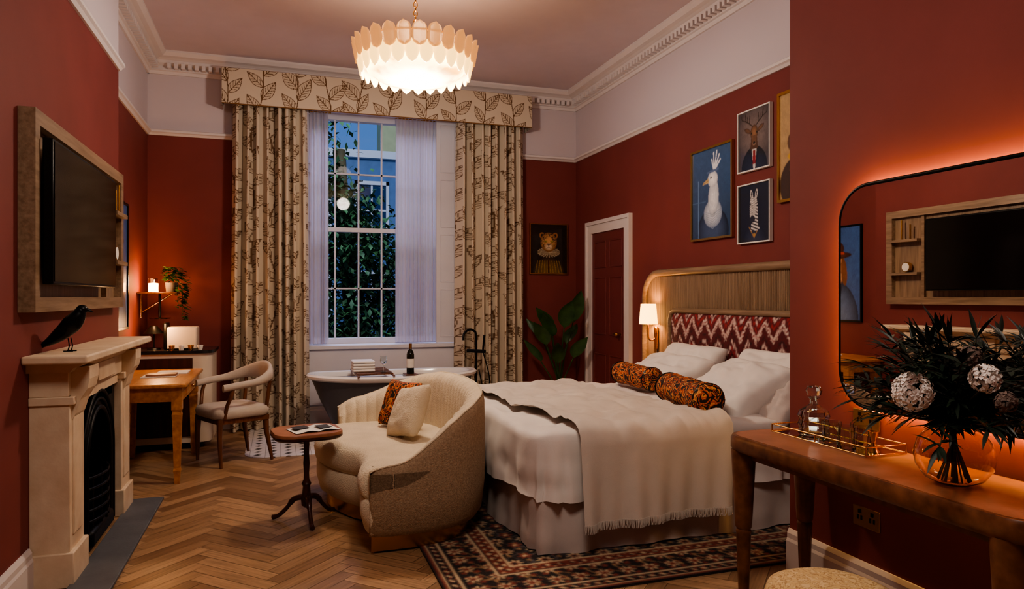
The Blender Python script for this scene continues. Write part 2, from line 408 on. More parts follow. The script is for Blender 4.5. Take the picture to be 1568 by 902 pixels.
for i,b in enumerate([(-1.6,XL,YF,4.16,0,ZC),(-1.6,XL,4.98,YC,0,ZC),(-1.6,XL,4.16,4.98,.86,ZC),(-1.6,-1.5,4.16,4.98,0,.86)]):
    box('breast_%d'%i,*b,M['wall'],wl)
box('wall_alcove',-1.6,XA,YC,8.35,0,ZC,M['wall'])
box('wall_right',XR,XR+.2,PY-.1,8.35,0,ZC,M['wall'])
box('wall_partition',PX,XR+.2,YF,PY,0,ZC,M['wall'])
box('wall_front',-1.7,4.2,YF-.15,YF,0,ZC,M['wall'])
WX0,WX1,WZ0,WZ1=.25,2.02,.86,3.5
wb=G('wall_back')
for i,b in enumerate([(XA,WX0,YB,8.35,0,ZC),(WX1,XR,YB,8.35,0,ZC),(WX0,WX1,YB,8.35,0,WZ0),(WX0,WX1,YB,8.35,WZ1,ZC)]):
    box('panel_%d'%i,*b,M['wall'],wb)
def run(name,prof,p0,p1,nrm,m,zb):
    r0=[(p0[0]+nrm[0]*o,p0[1]+nrm[1]*o,zb+z) for o,z in prof]; r1=[(p1[0]+nrm[0]*o,p1[1]+nrm[1]*o,zb+z) for o,z in prof]
    return loft(name,[r0,r1],m,None,smooth=False)
segs=[((XL,YF),(XL,YC),(1,0),'left'),((XA,YC),(XA,YB),(1,0),'alcove'),((XL,YC),(XA,YC),(0,1),'return'),((XA,YB),(XR,YB),(0,-1),'back'),((XR,YB),(XR,PY),(-1,0),'right'),((PX,PY),(PX,YF),(-1,0),'partition'),((XR,PY),(PX,PY),(0,1),'pend')]
corn=[(0,-.2),(.02,-.2),(.03,-.17),(.05,-.165),(.05,-.12),(.09,-.1),(.10,-.075),(.13,-.06),(.17,-.05),(.2,-.02),(.2,0),(0,0)]
rail=[(0,-.03),(.015,-.03),(.03,-.01),(.045,0),(.045,.02),(.03,.03),(0,.035)]
base=[(0,0),(.024,0),(.024,.15),(.018,.165),(.018,.19),(.008,.21),(0,.21)]
for p0,p1,nr,nm in segs:
    e1=list(p1)
    if nm=='left': e1[1]+=.2
    run('trim_cornice_%s'%nm,corn,p0,e1,nr,M['white'],ZC)
    if nm=='back':
        run('trim_rail_back',rail,p0,(-.3,YB),nr,M['white'],3.1); run('trim_rail_back_far',rail,(2.3,YB),p1,nr,M['white'],3.1)
    else: run('trim_rail_%s'%nm,rail,p0,p1,nr,M['white'],3.1)
    if nm=='left':
        run('baseboard_left',base,p0,(XL,3.86),nr,M['white'],0)
        run('baseboard_breast',base,(XL,5.31),p1,nr,M['white'],0)
    elif nm=='right':
        run('baseboard_right',base,p0,(XR,7.64),nr,M['white'],0)
    elif nm=='pend': run('baseboard_return_near',base,(XR-.15,PY),p1,nr,M['white'],0)
    else: run('baseboard_%s'%nm,base,p0,p1,nr,M['white'],0)
D=[]
x=XA+.2
while x<XR-.12: D.append((x,x+.035,YB-.115,YB-.045,ZC-.155,ZC-.105)); x+=.065
y=YB-.13
while y>PY: D.append((XR-.115,XR-.045,y-.035,y,ZC-.155,ZC-.105)); y-=.065
y=YC+.1
while y<YB-.1: D.append((XA+.045,XA+.115,y,y+.035,ZC-.155,ZC-.105)); y+=.065
y=0
while y<YC: D.append((XL+.045,XL+.115,y,y+.035,ZC-.155,ZC-.105)); y+=.065
boxes('trim_dentils',D,M['white'])
# ------------------------------------------------------------------ WINDOW
win=G('window_1')
wm=mat('window_paint',(208,206,214),rough=.45,var=.02)
yS=8.27
B=[(WX0,WX1,yS-.05,yS+.05,WZ0,WZ0+.07),(WX0,WX1,yS-.05,yS+.05,WZ1-.07,WZ1),(WX0,WX0+.09,yS-.05,yS+.05,WZ0,WZ1),(WX1-.09,WX1,yS-.05,yS+.05,WZ0,WZ1),
   (WX0,WX1,yS-.04,yS+.03,2.15,2.20)]
for k in range(1,6):
    xx=WX0+.09+(WX1-WX0-.18)*k/6; B.append((xx-.009,xx+.009,yS-.02,yS+.01,WZ0,WZ1))
for z in (1.5,2.82): B.append((WX0,WX1,yS-.02,yS+.01,z-.009,z+.009))
boxes('sash',B,wm,win)
box('glass',WX0+.02,WX1-.02,yS-.004,yS,WZ0+.02,WZ1-.02,M['pane'],win)
box('sill',WX0-.04,WX1+.04,YB-.06,yS,WZ0-.04,WZ0+.005,wm,win,.008)
for sgn,xo in ((1,WX0),(-1,WX1)):
    a=(xo+sgn*.015,YB-.01); b=(xo+sgn*.11,yS-.05)
    poly=[a,b,(b[0]-sgn*.03,b[1]),(a[0]-sgn*.01,a[1])]
    loft('shutter',[[(q[0],q[1],WZ0) for q in poly],[(q[0],q[1],WZ1) for q in poly]],wm,win,smooth=False)
    z=WZ0+.08
    while z<WZ1-.3:
        h=.55; L=[]
        for t in (.15,.85):
            L.append(([(a[0]+(b[0]-a[0])*t+sgn*.004,a[1]+(b[1]-a[1])*t,z),(a[0]+(b[0]-a[0])*t+sgn*.004,a[1]+(b[1]-a[1])*t,z+h)],.008))
        for zz in (z,z+h):
            L.append(([(a[0]+(b[0]-a[0])*.15+sgn*.004,a[1]+(b[1]-a[1])*.15,zz),(a[0]+(b[0]-a[0])*.85+sgn*.004,a[1]+(b[1]-a[1])*.85,zz)],.008))
        tubes('shutter_mould',L,wm,win,6); z+=.65
box('shutter_leaf',1.74,2.0,YB+.03,YB+.05,WZ0+.01,WZ1,wm,win)
L=[]
for z in (WZ0+.08,WZ0+.72,WZ0+1.36,WZ0+2.0):
    L+=[([(1.79,YB+.03,z),(1.95,YB+.03,z)],.007),([(1.79,YB+.03,z+.55),(1.95,YB+.03,z+.55)],.007),([(1.79,YB+.03,z),(1.79,YB+.03,z+.55)],.007),([(1.95,YB+.03,z),(1.95,YB+.03,z+.55)],.007)]
tubes('leaf_mould',L,wm,win,6)
box('apron_panel',WX0-.02,WX1+.02,YB-.03,YB,.21,WZ0-.04,wm,win,.004)
def hang(name,x0,x1,y,z0,z1,folds,A,m,p,res=10,cv=None,ph=0,flare=0):
    W=cv.W if cv else folds*res; H=cv.H if cv else 24
    U,V=np.meshgrid(np.linspace(0,1,W),np.linspace(0,1,H))
    wob=.9*np.sin(U*7+ph)+.6*np.sin(U*17+ph*2)
    phase=2*pi*folds*U+wob*1.2+ (1-V)*.8*np.sin(U*9+ph)
    amp=A*(.8+.25*(1-V))*(1+.3*np.sin(U*11+ph*3))
    sn=np.sin(phase); sn=np.sign(sn)*np.abs(sn)**.75
    X=x0+(x1-x0)*U+ (1-V)*flare*(U-.5)+A*.28*np.sin(2*phase)
    Y=y+amp*sn; Z=z0+(z1-z0)*V
    return grid(name,np.stack([X,Y,Z],-1),m,p,cv.a if cv else None)
sh=G('sheer_curtain'); hang('voile',.30,.52,8.1,WZ0+.02,WZ1-.02,6,.02,M['sheer'],sh,14); tube('rod',[(.27,8.1,3.47),(.55,8.1,3.47)],.006,M['brass'],sh)
sh=G('sheer_curtain'); hang('voile',1.28,1.76,8.1,WZ0+.02,WZ1-.02,12,.02,M['sheer'],sh,14,ph=1); tube('rod',[(1.27,8.1,3.47),(1.78,8.1,3.47)],.006,M['brass'],sh)
cvL=leafcloth(1.4,3.4,170,3,hx=1.0); cvR=leafcloth(1.4,3.4,170,9,hx=1.0)
c=G('curtain'); hang('cloth',-.46,.27,7.835,.01,3.42,8,.09,PM_cloth,c,cv=cvL,ph=.3,flare=.05)
c=G('curtain'); hang('cloth',1.93,2.73,7.835,.01,3.42,8,.09,PM_cloth,c,cv=cvR,ph=2.1,flare=.03)
pl=G('pelmet'); cp=leafcloth(3.37,.37,230,21,c=(104,74,46),k=1.12,hx=.85)
cp.put((cp.Y<.012),(120,84,50))
U,V=np.meshgrid(np.linspace(0,1,cp.W),np.linspace(0,1,cp.H))
grid('front',np.stack([-.56+3.37*U,np.full_like(U,7.70),3.38+.37*V],-1),PM_cloth,pl,cp.a)
cs=leafcloth(.28,.37,200,5)
U,V=np.meshgrid(np.linspace(0,1,cs.W),np.linspace(0,1,cs.H))
grid('side_l',np.stack([np.full_like(U,-.56),7.98-.28*U,3.38+.37*V],-1),PM_cloth,pl,cs.a)
grid('side_r',np.stack([np.full_like(U,2.81),7.7+.28*U,3.38+.37*V],-1),PM_cloth,pl,cs.a)
box('board',-.555,2.805,7.705,7.99,3.36+.36,3.748,M['linen'],pl)
box('lining',-.555,2.805,7.703,7.72,3.385,3.73,M['linen'],pl)
# ------------------------------------------------------------------ FIREPLACE
fp=G('fireplace')
S=M['stone']
for nm,y0,y1 in (('near',3.87,4.13),('far',5.03,5.29)):
    box('leg_'+nm,XL,-.96,y0,y1,.16,.92,S,fp,.004)
    box('plinth_'+nm,XL,-.94,y0-.012,y1+.012,0,.17,S,fp,.006)
    box('inset_'+nm,-.965,-.952,y0+.05,y1-.05,.24,.82,S,fp,.006)
    cor=[(-.96,.8),(-.945,.83),(-.925,.9),(-.895,.95),(-.885,1.0),(-.885,1.06),(XL,1.06),(XL,.8)]
    prismY('corbel_'+nm,cor,y0+.04,y1-.04,S,fp)
    box('cap_'+nm,XL,-.94,y0-.01,y1+.01,.88,.92,S,fp,.004)
box('frieze',XL,-.965,3.87,5.29,.92,1.05,S,fp,.003)
box('frieze_tablet',-.975,-.945,4.38,4.78,.935,1.04,S,fp,.006)
box('lintel',XL,-.98,4.13,5.03,.86,.93,S,fp)
mo=[(XL,1.04),(-.95,1.04),(-.935,1.06),(-.905,1.07),(-.89,1.09),(XL,1.09)]
prismY('bedmould',mo,3.83,5.40,S,fp)
box('shelf',XL,-.86,3.76,5.5,1.085,1.125,S,fp,.01,3)
cy=4.58; hw=.27; zs=.47
inner=[];outer=[]
inner.append((cy-hw,.02));outer.append((4.13,.02))
N=24
for k in range(N+1):
    a=pi-pi*k/N; inner.append((cy+hw*math.cos(a),zs+hw*1.1*math.sin(a)))
    t=k/N
    if t<.25: outer.append((4.13,.02+(t/.25)*.84))
    elif t<=.75: outer.append((4.13+(t-.25)/.5*.9,.86))
    else: outer.append((5.03,.86-(t-.75)/.25*.84))
inner.append((cy+hw,.02));outer.append((5.03,.02))
V=[];F=[]
for (a,b),(c2,d) in zip(inner,outer):
    V+=[(-1.0,a,b),(-1.0,c2,d),(-1.06,a,b)]
for i in range(len(inner)-1):
    k=i*3; F+=[(k,k+1,k+4,k+3),(k,k+3,k+5,k+2)]
mk('insert_plate',V,F,M['iron'],fp)
for q,rr_ in ((0,.014),(.045,.009),(.09,.012)):
    pts=[(-.99,cy-hw-q,.03)]+[(-.99,cy+(hw+q)*math.cos(pi-pi*k/N),zs+(hw+q)*1.1*math.sin(pi-pi*k/N)) for k in range(N+1)]+[(-.99,cy+hw+q,.03)]
    tube('arch_mould',pts,rr_,M['iron'],fp,8)
boxes('firebox',[(-1.49,-1.06,4.17,4.3,0.001,.84),(-1.49,-1.06,4.86,4.97,0.001,.84),(-1.49,-1.46,4.17,4.97,0.001,.84),(-1.49,-1.0,4.17,4.97,.8,.85),(-1.49,-.99,4.17,4.97,.001,.03)],M['iron'],fp)
L=[]
for z in (.16,.22,.28,.34,.40):
    L.append((cat([(-1.03,cy-.25,z),(-.975,cy-.15,z),(-.95,cy,z),(-.975,cy+.15,z),(-1.03,cy+.25,z)],6),.009))
for t in np.linspace(-1,1,7):
    yy=cy+.24*t; xx=-.95-.08*t*t; L.append(([(xx,yy,.13),(xx,yy,.42)],.007))
tubes('grate_bars',L,M['iron'],fp)
box('ash_front',-1.02,-.96,4.33,4.83,.03,.12,M['iron'],fp,.02)
box('iron_slip',-1.01,-.988,4.131,4.145,.03,.86,M['iron'],fp)
box('hearth_slab',-.96,-.76,3.72,5.36,.001,.02,M['slate'],fp,.004)
bd=G('raven_figurine',(-1.01,4.05,1.125),-.2)
body=[(-.155,0,.02),(-.12,0,.035),(-.07,0,.065),(-.02,0,.105),(.02,0,.145),(.045,0,.18),(.058,0,.205),(.068,0,.222)]
tube('body',cat(body,4),[float(np.interp(i/28,[0,.18,.35,.55,.72,.85,.93,1],[.006,.016,.034,.046,.036,.026,.024,.012])) for i in range(29)],M['black'],bd,14)
ball('head',(.064,0,.213),.025,M['black'],bd,(1.1,.9,.95),14)
tube('beak',[(.082,0,.212),(.1,0,.208),(.116,0,.2)],[.012,.008,.002],M['black'],bd,8)
V=[];F=[]
for s in (-1,1):
    k=len(V); V+=[(.03,s*.036,.15),(-.02,s*.05,.12),(-.11,s*.026,.045),(-.15,s*.008,.028),(-.07,s*.034,.045),(0,s*.044,.085)]; F.append(tuple(range(k,k+6)))
mk('wings',V,F,M['black'],bd)
tubes('legs',[([(.005,.014,.07),(.012,.016,.03),(.005,.018,0.004)],.003),([(.005,-.014,.07),(.012,-.016,.03),(.005,-.018,.004)],.003),([(-.015,.018,.004),(.03,.018,.004)],.003),([(-.015,-.018,.004),(.03,-.018,.004)],.003)],M['black'],bd)
mk('tail',[(-.09,.02,.05),(-.2,.016,.006),(-.2,-.016,.006),(-.09,-.02,.05),(-.1,0,.04)],[(0,1,2,3),(0,4,1),(4,3,2),(1,4,2)],M['black'],bd)
# ------------------------------------------------------------------ TV + wood panel
tp=G('oak_tv_surround')
X0=XL+.001; py0,py1,pz0,pz1=3.72,5.62,1.33,2.27
boxes('frame',[(X0,X0+.07,py0,py1,pz0,pz0+.07),(X0,X0+.07,py0,py1,pz1-.07,pz1),(X0,X0+.07,py0,py0+.07,pz0+.07,pz1-.07),(X0,X0+.07,py1-.07,py1,pz0+.07,pz1-.07),(X0,X0+.05,5.19,5.22,pz0+.07,pz1-.07)],M['oakh'],tp)
box('backboard',X0,X0+.02,py0+.05,py1-.05,pz0+.05,pz1-.05,M['oak'],tp)
boxes('niche_shelves',[(X0+.02,X0+.11,5.22,5.55,1.62,1.645),(X0+.02,X0+.11,5.22,5.55,1.95,1.975)],M['oakh'],tp)
tube('clock_case',[(X0+.04,5.38,1.70),(X0+.075,5.38,1.70)],.05,M['brass'],tp,24); tube('clock_face',[(X0+.075,5.38,1.70),(X0+.078,5.38,1.70)],.042,M['paper'],tp,24)
tubes('niche_candlesticks',[([(X0+.08,5.32,1.975),(X0+.08,5.32,2.12)],.008),([(X0+.08,5.42,1.975),(X0+.08,5.42,2.17)],.008)],M['brass'],tp)
tv=G('television'); box('case',-1.055,-1.01,3.80,5.12,1.46,2.15,M['black'],tv,.006); box('screen',-1.011,-1.007,3.815,5.105,1.475,2.135,M['screen'],tv); box('bracket',-1.105,-1.05,4.3,4.6,1.6,1.9,M['black'],tv)
# ------------------------------------------------------------------ artwork
def art_leopard():
    c=Cv(.46,.58,260,(30,18,12)); c.ell(.23,.0,.2,.19,(110,84,44),0,(40,26,16)); 
    for k in range(10): c.line([(.06+.038*k,.0),(.09+.03*k,.15)],.006,(150,120,60)); 
    c.line([(.23,0),(.23,.15)],.02,(60,20,16))
    for k in range(46):
        a=2*pi*k/46; c.line([(.23,.25),(.23+.14*math.cos(a),.25+.06*math.sin(a))],.009,(168,154,128) if k%2 else (84,64,44))
    for s in (-1,1): c.ell(.23+s*.085,.45,.032,.036,(150,100,58)); c.ell(.23+s*.085,.45,.016,.02,(24,16,12))
    c.ell(.23,.37,.105,.115,(198,150,100),0,(112,70,36)); 
    r=random.Random(2)
    for _ in range(120):
        a=r.random()*6.28;q=r.uniform(.045,.10); x=.23+q*math.cos(a);y=.39+q*math.sin(a)*1.02
        if y>.30 and (abs(y-.375)>.02 or abs(x-.23)>.075): c.ell(x,y,.0055,.0045,(36,20,12))
    c.ell(.23,.315,.052,.045,(214,192,164),0,(150,116,80))
    for s in (-1,1):
        c.ell(.23+s*.042,.38,.021,.012,(20,12,8)); c.ell(.23+s*.042,.381,.014,.009,(190,170,80)); c.ell(.23+s*.042,.381,.006,.008,(8,8,8))
        c.line([(.23+s*.02,.36),(.23+s*.018,.34)],.006,(90,56,30)); c.line([(.23,.315),(.23+s*.025,.295)],.005,(40,24,20))
    c.poly([(.212,.345),(.248,.345),(.23,.322)],(70,36,34)); c.line([(.23,.325),(.23,.312)],.005,(40,24,20))
    return c.finish(.35,1,1.1)
def art_deer():
    c=Cv(.36,.44,300,(74,66,70)); c.ell(.18,.26,.2,.22,(120,106,104),0,(74,66,70))
    c.ell(.18,.0,.15,.17,(34,36,52),0,(14,14,20)); c.poly([(.15,.165),(.21,.165),(.19,.0),(.17,.0)],(200,194,190)); c.poly([(.168,.14),(.192,.14),(.2,.04),(.16,.04)],(140,30,26)); c.line([(.12,.15),(.16,.05)],.012,(12,12,18)); c.line([(.24,.15),(.2,.05)],.012,(12,12,18))
    c.poly([(.145,.23),(.215,.23),(.225,.15),(.135,.15)],(84,56,40))
    for s in (-1,1): c.ell(.18+s*.075,.295,.042,.017,(112,80,60),s*.45,(60,40,30))
    c.ell(.18,.27,.043,.058,(140,100,70),0,(70,46,32)); c.poly([(.152,.25),(.208,.25),(.198,.185),(.162,.185)],(110,76,54)); c.ell(.18,.19,.022,.018,(160,130,108),0,(100,70,52)); c.ell(.18,.195,.013,.01,(14,12,12))
    for s in (-1,1):
        c.ell(.18+s*.031,.268,.007,.008,(6,6,6))
        c.line([(.18+s*.02,.32),(.18+s*.055,.345),(.18+s*.095,.37),(.18+s*.105,.425)],.009,(44,32,24))
        c.line([(.18+s*.055,.345),(.18+s*.05,.405)],.008,(44,32,24)); c.line([(.18+s*.095,.37),(.18+s*.145,.39),(.18+s*.15,.42)],.007,(44,32,24)); c.line([(.18+s*.075,.355),(.18+s*.08,.4)],.007,(44,32,24))
    return c.finish(.3)
def art_zebra():
    c=Cv(.36,.42,300,(22,20,26)); c.ell(.18,-.02,.14,.15,(46,48,66),0,(14,14,22)); c.line([(.12,.11),(.18,.03),(.24,.11)],.008,(160,120,60)); c.ell(.18,.05,.012,.012,(170,130,60))
    nk=c.mask([(.14,.08),(.24,.08),(.245,.27),(.17,.32)]); c.put(nk,(206,200,194)); c.put(nk&((((c.Y+.35*(c.X-.18))/.024)%1)<.45),(14,12,14))
    c.poly([(.225,.10),(.262,.12),(.26,.3),(.215,.345)],(20,16,18))
    for s,xx in ((-.25,.150),(.25,.205)): c.ell(xx,.345,.014,.036,(200,194,188),-s*.8); c.ell(xx,.345,.006,.024,(30,26,26),-s*.8)
    hd=c.mask([(.14,.325),(.205,.325),(.215,.28),(.19,.2),(.185,.16),(.135,.16),(.13,.2),(.128,.28)]); c.put(hd,(224,218,212))
    d=np.abs(c.X-.165); c.put(hd&(((c.Y*1.0-d*1.2)/.017)%1<.42)&(c.Y>.19),(14,12,14))
    c.ell(.16,.165,.030,.026,(40,34,36)); c.ell(.148,.17,.005,.004,(5,5,5)); c.ell(.172,.17,.005,.004,(5,5,5))
    c.ell(.137,.275,.007,.008,(0,0,0)); c.ell(.203,.275,.007,.008,(0,0,0))
    return c.finish(.25)
def art_bird():
    c=Cv(.56,.75,220,(52,76,110)); 
    c.a*= (0.65+.7*(c.Y/.75))[:,:,None]
    c.ell(.3,.05,.22,.2,(60,78,110),0,(18,28,48)); c.ell(.3,.2,.13,.12,(206,212,220),0,(120,134,156))
    c.ell(.31,.33,.075,.16,(226,228,230),-.08,(160,168,180))
    for k in range(7): c.line([(.19+.006*k,.22-.018*k),(.3,.19-.02*k),(.42-.006*k,.23-.018*k)],.005,(130,144,166))
    for k in range(8): c.line([(.26+.012*k,.25),(.27+.011*k,.42)],.004,(186,192,202))
    c.ell(.30,.49,.072,.068,(236,236,236),0,(180,184,192)); c.poly([(.24,.505),(.245,.465),(.15,.455),(.165,.475)],(196,168,110)); c.line([(.25,.485),(.16,.465)],.004,(90,76,60))
    c.ell(.275,.505,.011,.011,(12,12,16)); c.ell(.272,.508,.003,.003,(230,230,230))
    for a,L in ((1.1,.16),(1.35,.18),(1.6,.17),(.85,.13),(1.85,.12)): c.line([(.32,.55),(.32+L*math.cos(a),.54+L*math.sin(a))],.016,(214,218,226))
    c.line([(.23,.55),(.38,.565)],.02,(84,104,140))
    c.put((np.abs(c.X-.09)<.004)&(c.Y<.5),(110,140,176)); c.put((np.abs(c.Y-.31)<.003)&(c.X<.2),(84,112,146))
    return c.finish(.2,1,1.05)
def art_horse():
    c=Cv(.42,.75,200,(176,146,104)); c.ell(.2,.1,.2,.2,(60,36,24)); c.poly([(.1,.2),(.3,.2),(.28,.55),(.16,.55)],(110,66,38)); c.ell(.2,.5,.07,.11,(140,90,54),0,(90,54,34)); c.ell(.13,.4,.05,.07,(90,54,34)); c.ell(.2,.3,.12,.04,(200,160,60)); return c.finish(.25)
def art_dog():
    c=Cv(.74,1.0,150,(48,76,124)); c.ell(.37,.0,.34,.42,(70,96,134),0,(24,38,62)); c.poly([(.3,.4),(.44,.4),(.37,.1)],(210,206,200)); c.poly([(.35,.36),(.39,.36),(.41,.1),(.37,.05),(.33,.1)],(40,60,110))
    c.line([(.27,.42),(.35,.1)],.04,(22,34,58)); c.line([(.47,.42),(.39,.1)],.04,(22,34,58))
    c.ell(.37,.55,.14,.19,(216,170,130),0,(130,90,64)); c.ell(.24,.52,.045,.15,(96,60,40),-.1); c.ell(.5,.52,.045,.15,(96,60,40),.1); c.ell(.37,.46,.07,.08,(226,206,184),0,(160,130,104)); c.ell(.37,.49,.03,.022,(16,12,12)); c.line([(.37,.47),(.37,.43),(.33,.41)],.01,(50,30,26)); c.line([(.37,.43),(.41,.41)],.01,(50,30,26))
    c.ell(.31,.6,.018,.016,(12,10,10)); c.ell(.43,.6,.018,.016,(12,10,10)); c.ell(.37,.70,.24,.04,(70,40,30),0,(36,20,16)); c.ell(.37,.77,.13,.09,(84,48,36),0,(44,24,20)); c.line([(.25,.72),(.49,.72)],.03,(150,60,40)); return c.finish(.3,1,1.7)
picture('leopard_portrait','B',(YB,2.88),.5,1.68,2.30,art_leopard(),.013,M['brass'])
picture('white_bird_portrait','R',(XR,4.8),.6,1.89,2.68,art_bird(),.018,M['brass'],.03)
picture('deer_portrait','R',(XR,4.34),.39,2.38,2.86,art_deer(),.010,M['paper'],.03)
picture('zebra_portrait','R',(XR,4.34),.39,1.82,2.285,art_zebra(),.010,M['paper'],.03)
picture('horse_portrait','R',(XR,3.8),.46,2.09,2.89,art_horse(),.02,M['brass'],.03)
picture('dog_portrait','L',(XA,6.15),.78,1.12,2.22,art_dog(),.02)
# ------------------------------------------------------------------ DOOR
dr=G('door_1')
y0,y1,zt=6.54,7.62,2.27; XD=XR-.001
boxes('casing',[(XD-.03,XD,y0,y0+.13,0.001,zt),(XD-.03,XD,y1-.13,y1,0.001,zt),(XD-.03,XD,y0+.13,y1-.13,zt-.13,zt),(XD-.045,XD,y0-.01,y0+.03,0.001,zt+.01),(XD-.045,XD,y1-.03,y1+.01,0.001,zt+.01),(XD-.045,XD,y0+.03,y1-.03,zt-.03,zt+.01)],M['white'],dr)
box('leaf',XD-.012,XD,y0+.13,y1-.13,.005,zt-.13,M['doorred'],dr)
L=[]
ym=(y0+y1)/2
for (za,zb) in ((.15,.75),(.98,1.62),(1.74,2.03)):
    for (ya,yb) in ((y0+.2,ym-.05),(ym+.05,y1-.2)):
        x=XD-.013
        L+=[([(x,ya,za),(x,yb,za)],.008),([(x,ya,zb),(x,yb,zb)],.008),([(x,ya,za),(x,ya,zb)],.008),([(x,yb,za),(x,yb,zb)],.008)]
tubes('panel_mouldings',L,M['doorred'],dr,6)
tube('knob_stem',[(XR-.01,6.77,1.0),(XR-.06,6.77,1.0)],.01,M['brass'],dr); ball('knob',(XR-.065,6.77,1.0),.022,M['brass'],dr)
tube('lever',[(XR-.06,6.77,1.0),(XR-.06,6.86,1.0)],.008,M['brass'],dr)
# ------------------------------------------------------------------ RUG
cv=Cv(2.5,2.8,130,(24,20,22)); X,Y=cv.X,cv.Y
e=np.minimum(np.minimum(X,2.5-X),np.minimum(Y,2.8-Y))
def flo(px,py,R,k,ph=0,ox=0,oy=0):
    gx=((X+ox)/px)%1*px-px/2; gy=((Y+oy)/py)%1*py-py/2; r=np.hypot(gx,gy); th=np.arctan2(gy,gx)
    return r<R*(.72+.28*np.cos(k*th+ph)), r
navy=(24,20,22);cream=(186,164,134);rust=(118,54,42);blue=(78,74,76);tan=(150,118,86)
f1,r1=flo(.17,.17,.05,8); f2,r2=flo(.17,.17,.032,6,1); f3,_=flo(.17,.17,.045,6,0,.085,.085); f4,_=flo(.085,.085,.018,5,.5,.04,.02); f5,_=flo(.17,.17,.018,5,.5,.085,.085)
vine=np.abs(((X*np.cos(.8)+Y*np.sin(.8)+.03*np.sin(X*28))/.09)%1-.5)<.05
vine2=np.abs(((X*np.cos(.8)-Y*np.sin(.8)+.03*np.sin(Y*28))/.09)%1-.5)<.05
cv.put(vine|vine2,blue); cv.put(f4,tan); cv.put(f3,rust); cv.put(f5,cream); cv.put(f1,cream); cv.put(f2,rust); cv.put(r2<.012,navy)
cv.put((e<.40),navy)
g1,rg=flo(.13,.13,.045,7,.7,.03,.03); g2,_=flo(.13,.13,.026,5,0,.03,.03); g3,_=flo(.065,.065,.022,5,0,.02,.04)
mb=(e>.115)&(e<.29)
vn=np.abs(e-(.2+.05*np.sin((X+Y)*2*pi/.16)))<.008
cv.put(mb&g3,rust); cv.put(mb&vn,tan); cv.put(mb&g1,cream); cv.put(mb&g2,rust)
for a,b,c_ in ((.0,.012,navy),(.012,.03,rust),(.03,.038,cream),(.09,.104,cream),(.292,.307,cream),(.382,.395,cream)): cv.put((e>a)&(e<b),c_)
q=((X+Y)/.05)%1<.5; 
cv.put((e>.045)&(e<.085)&(((X-Y)/.05)%1<.5)&q,rust); cv.put((e>.05)&(e<.07)&(((X+Y)/.06)%1<.3),cream)
cv.put((e>.312)&(e<.38),rust); cv.put((e>.318)&(e<.374)&(((X-Y)/.07)%1<.5)&(((X+Y)/.07)%1<.5),cream); cv.put((e>.335)&(e<.357)&(((X+Y)/.05)%1<.3),navy)
cv.finish(.15,1)
rg_=G('persian_rug')
U,V=np.meshgrid(np.linspace(.74,3.24,cv.W),np.linspace(3.03,5.83,cv.H))
grid('pile',np.stack([U,V,np.full_like(U,.012)],-1),PM_rug,rg_,cv.a); box('backing',.742,3.238,3.032,5.828,.001,.0115,M['ink'],rg_)
# ------------------------------------------------------------------ TILE FLOOR
m,nt,b=newmat('mosaic_tile')
g=nt.nodes.new('ShaderNodeNewGeometry'); sp=nt.nodes.new('ShaderNodeSeparateXYZ'); nt.links.new(g.outputs['Position'],sp.inputs[0])
def mth(op,a,bb=None):
    n=nt.nodes.new('ShaderNodeMath'); n.operation=op
    for i,v in enumerate((a,bb)):
        if v is None: continue
        if isinstance(v,(int,float)): n.inputs[i].default_value=v
        else: nt.links.new(v,n.inputs[i])
    return n.outputs[0]
p_=.13
fx=mth('ABSOLUTE',mth('SUBTRACT',mth('FRACT',mth('DIVIDE',mth('ADD',sp.outputs['X'],10.),p_)),.5)); fy=mth('ABSOLUTE',mth('SUBTRACT',mth('FRACT',mth('DIVIDE',sp.outputs['Y'],p_)),.5))
dd=mth('ADD',fx,fy); dia=mth('LESS_THAN',dd,.27)
gr=mth('MAXIMUM',mth('GREATER_THAN',fx,.485),mth('GREATER_THAN',fy,.485))
mx=nt.nodes.new('ShaderNodeMix'); mx.data_type='RGBA'; nt.links.new(dia,mx.inputs['Factor']); mx.inputs['A'].default_value=(*lin(210,204,204),1); mx.inputs['B'].default_value=(*lin(26,26,30),1)
mx2=nt.nodes.new('ShaderNodeMix'); mx2.data_type='RGBA'; nt.links.new(gr,mx2.inputs['Factor']); nt.links.new(mx.outputs['Result'],mx2.inputs['A']); mx2.inputs['B'].default_value=(*lin(120,116,112),1)
nt.links.new(mx2.outputs['Result'],b.inputs['Base Color']); b.inputs['Roughness'].default_value=.3
tl=rr(1.10,7.22,2.79,1.54,.2,10)
loft('floor_tile_inlay',[[(x,y,.0005) for x,y in tl],[(x,y,.006) for x,y in tl]],m,smooth=False)
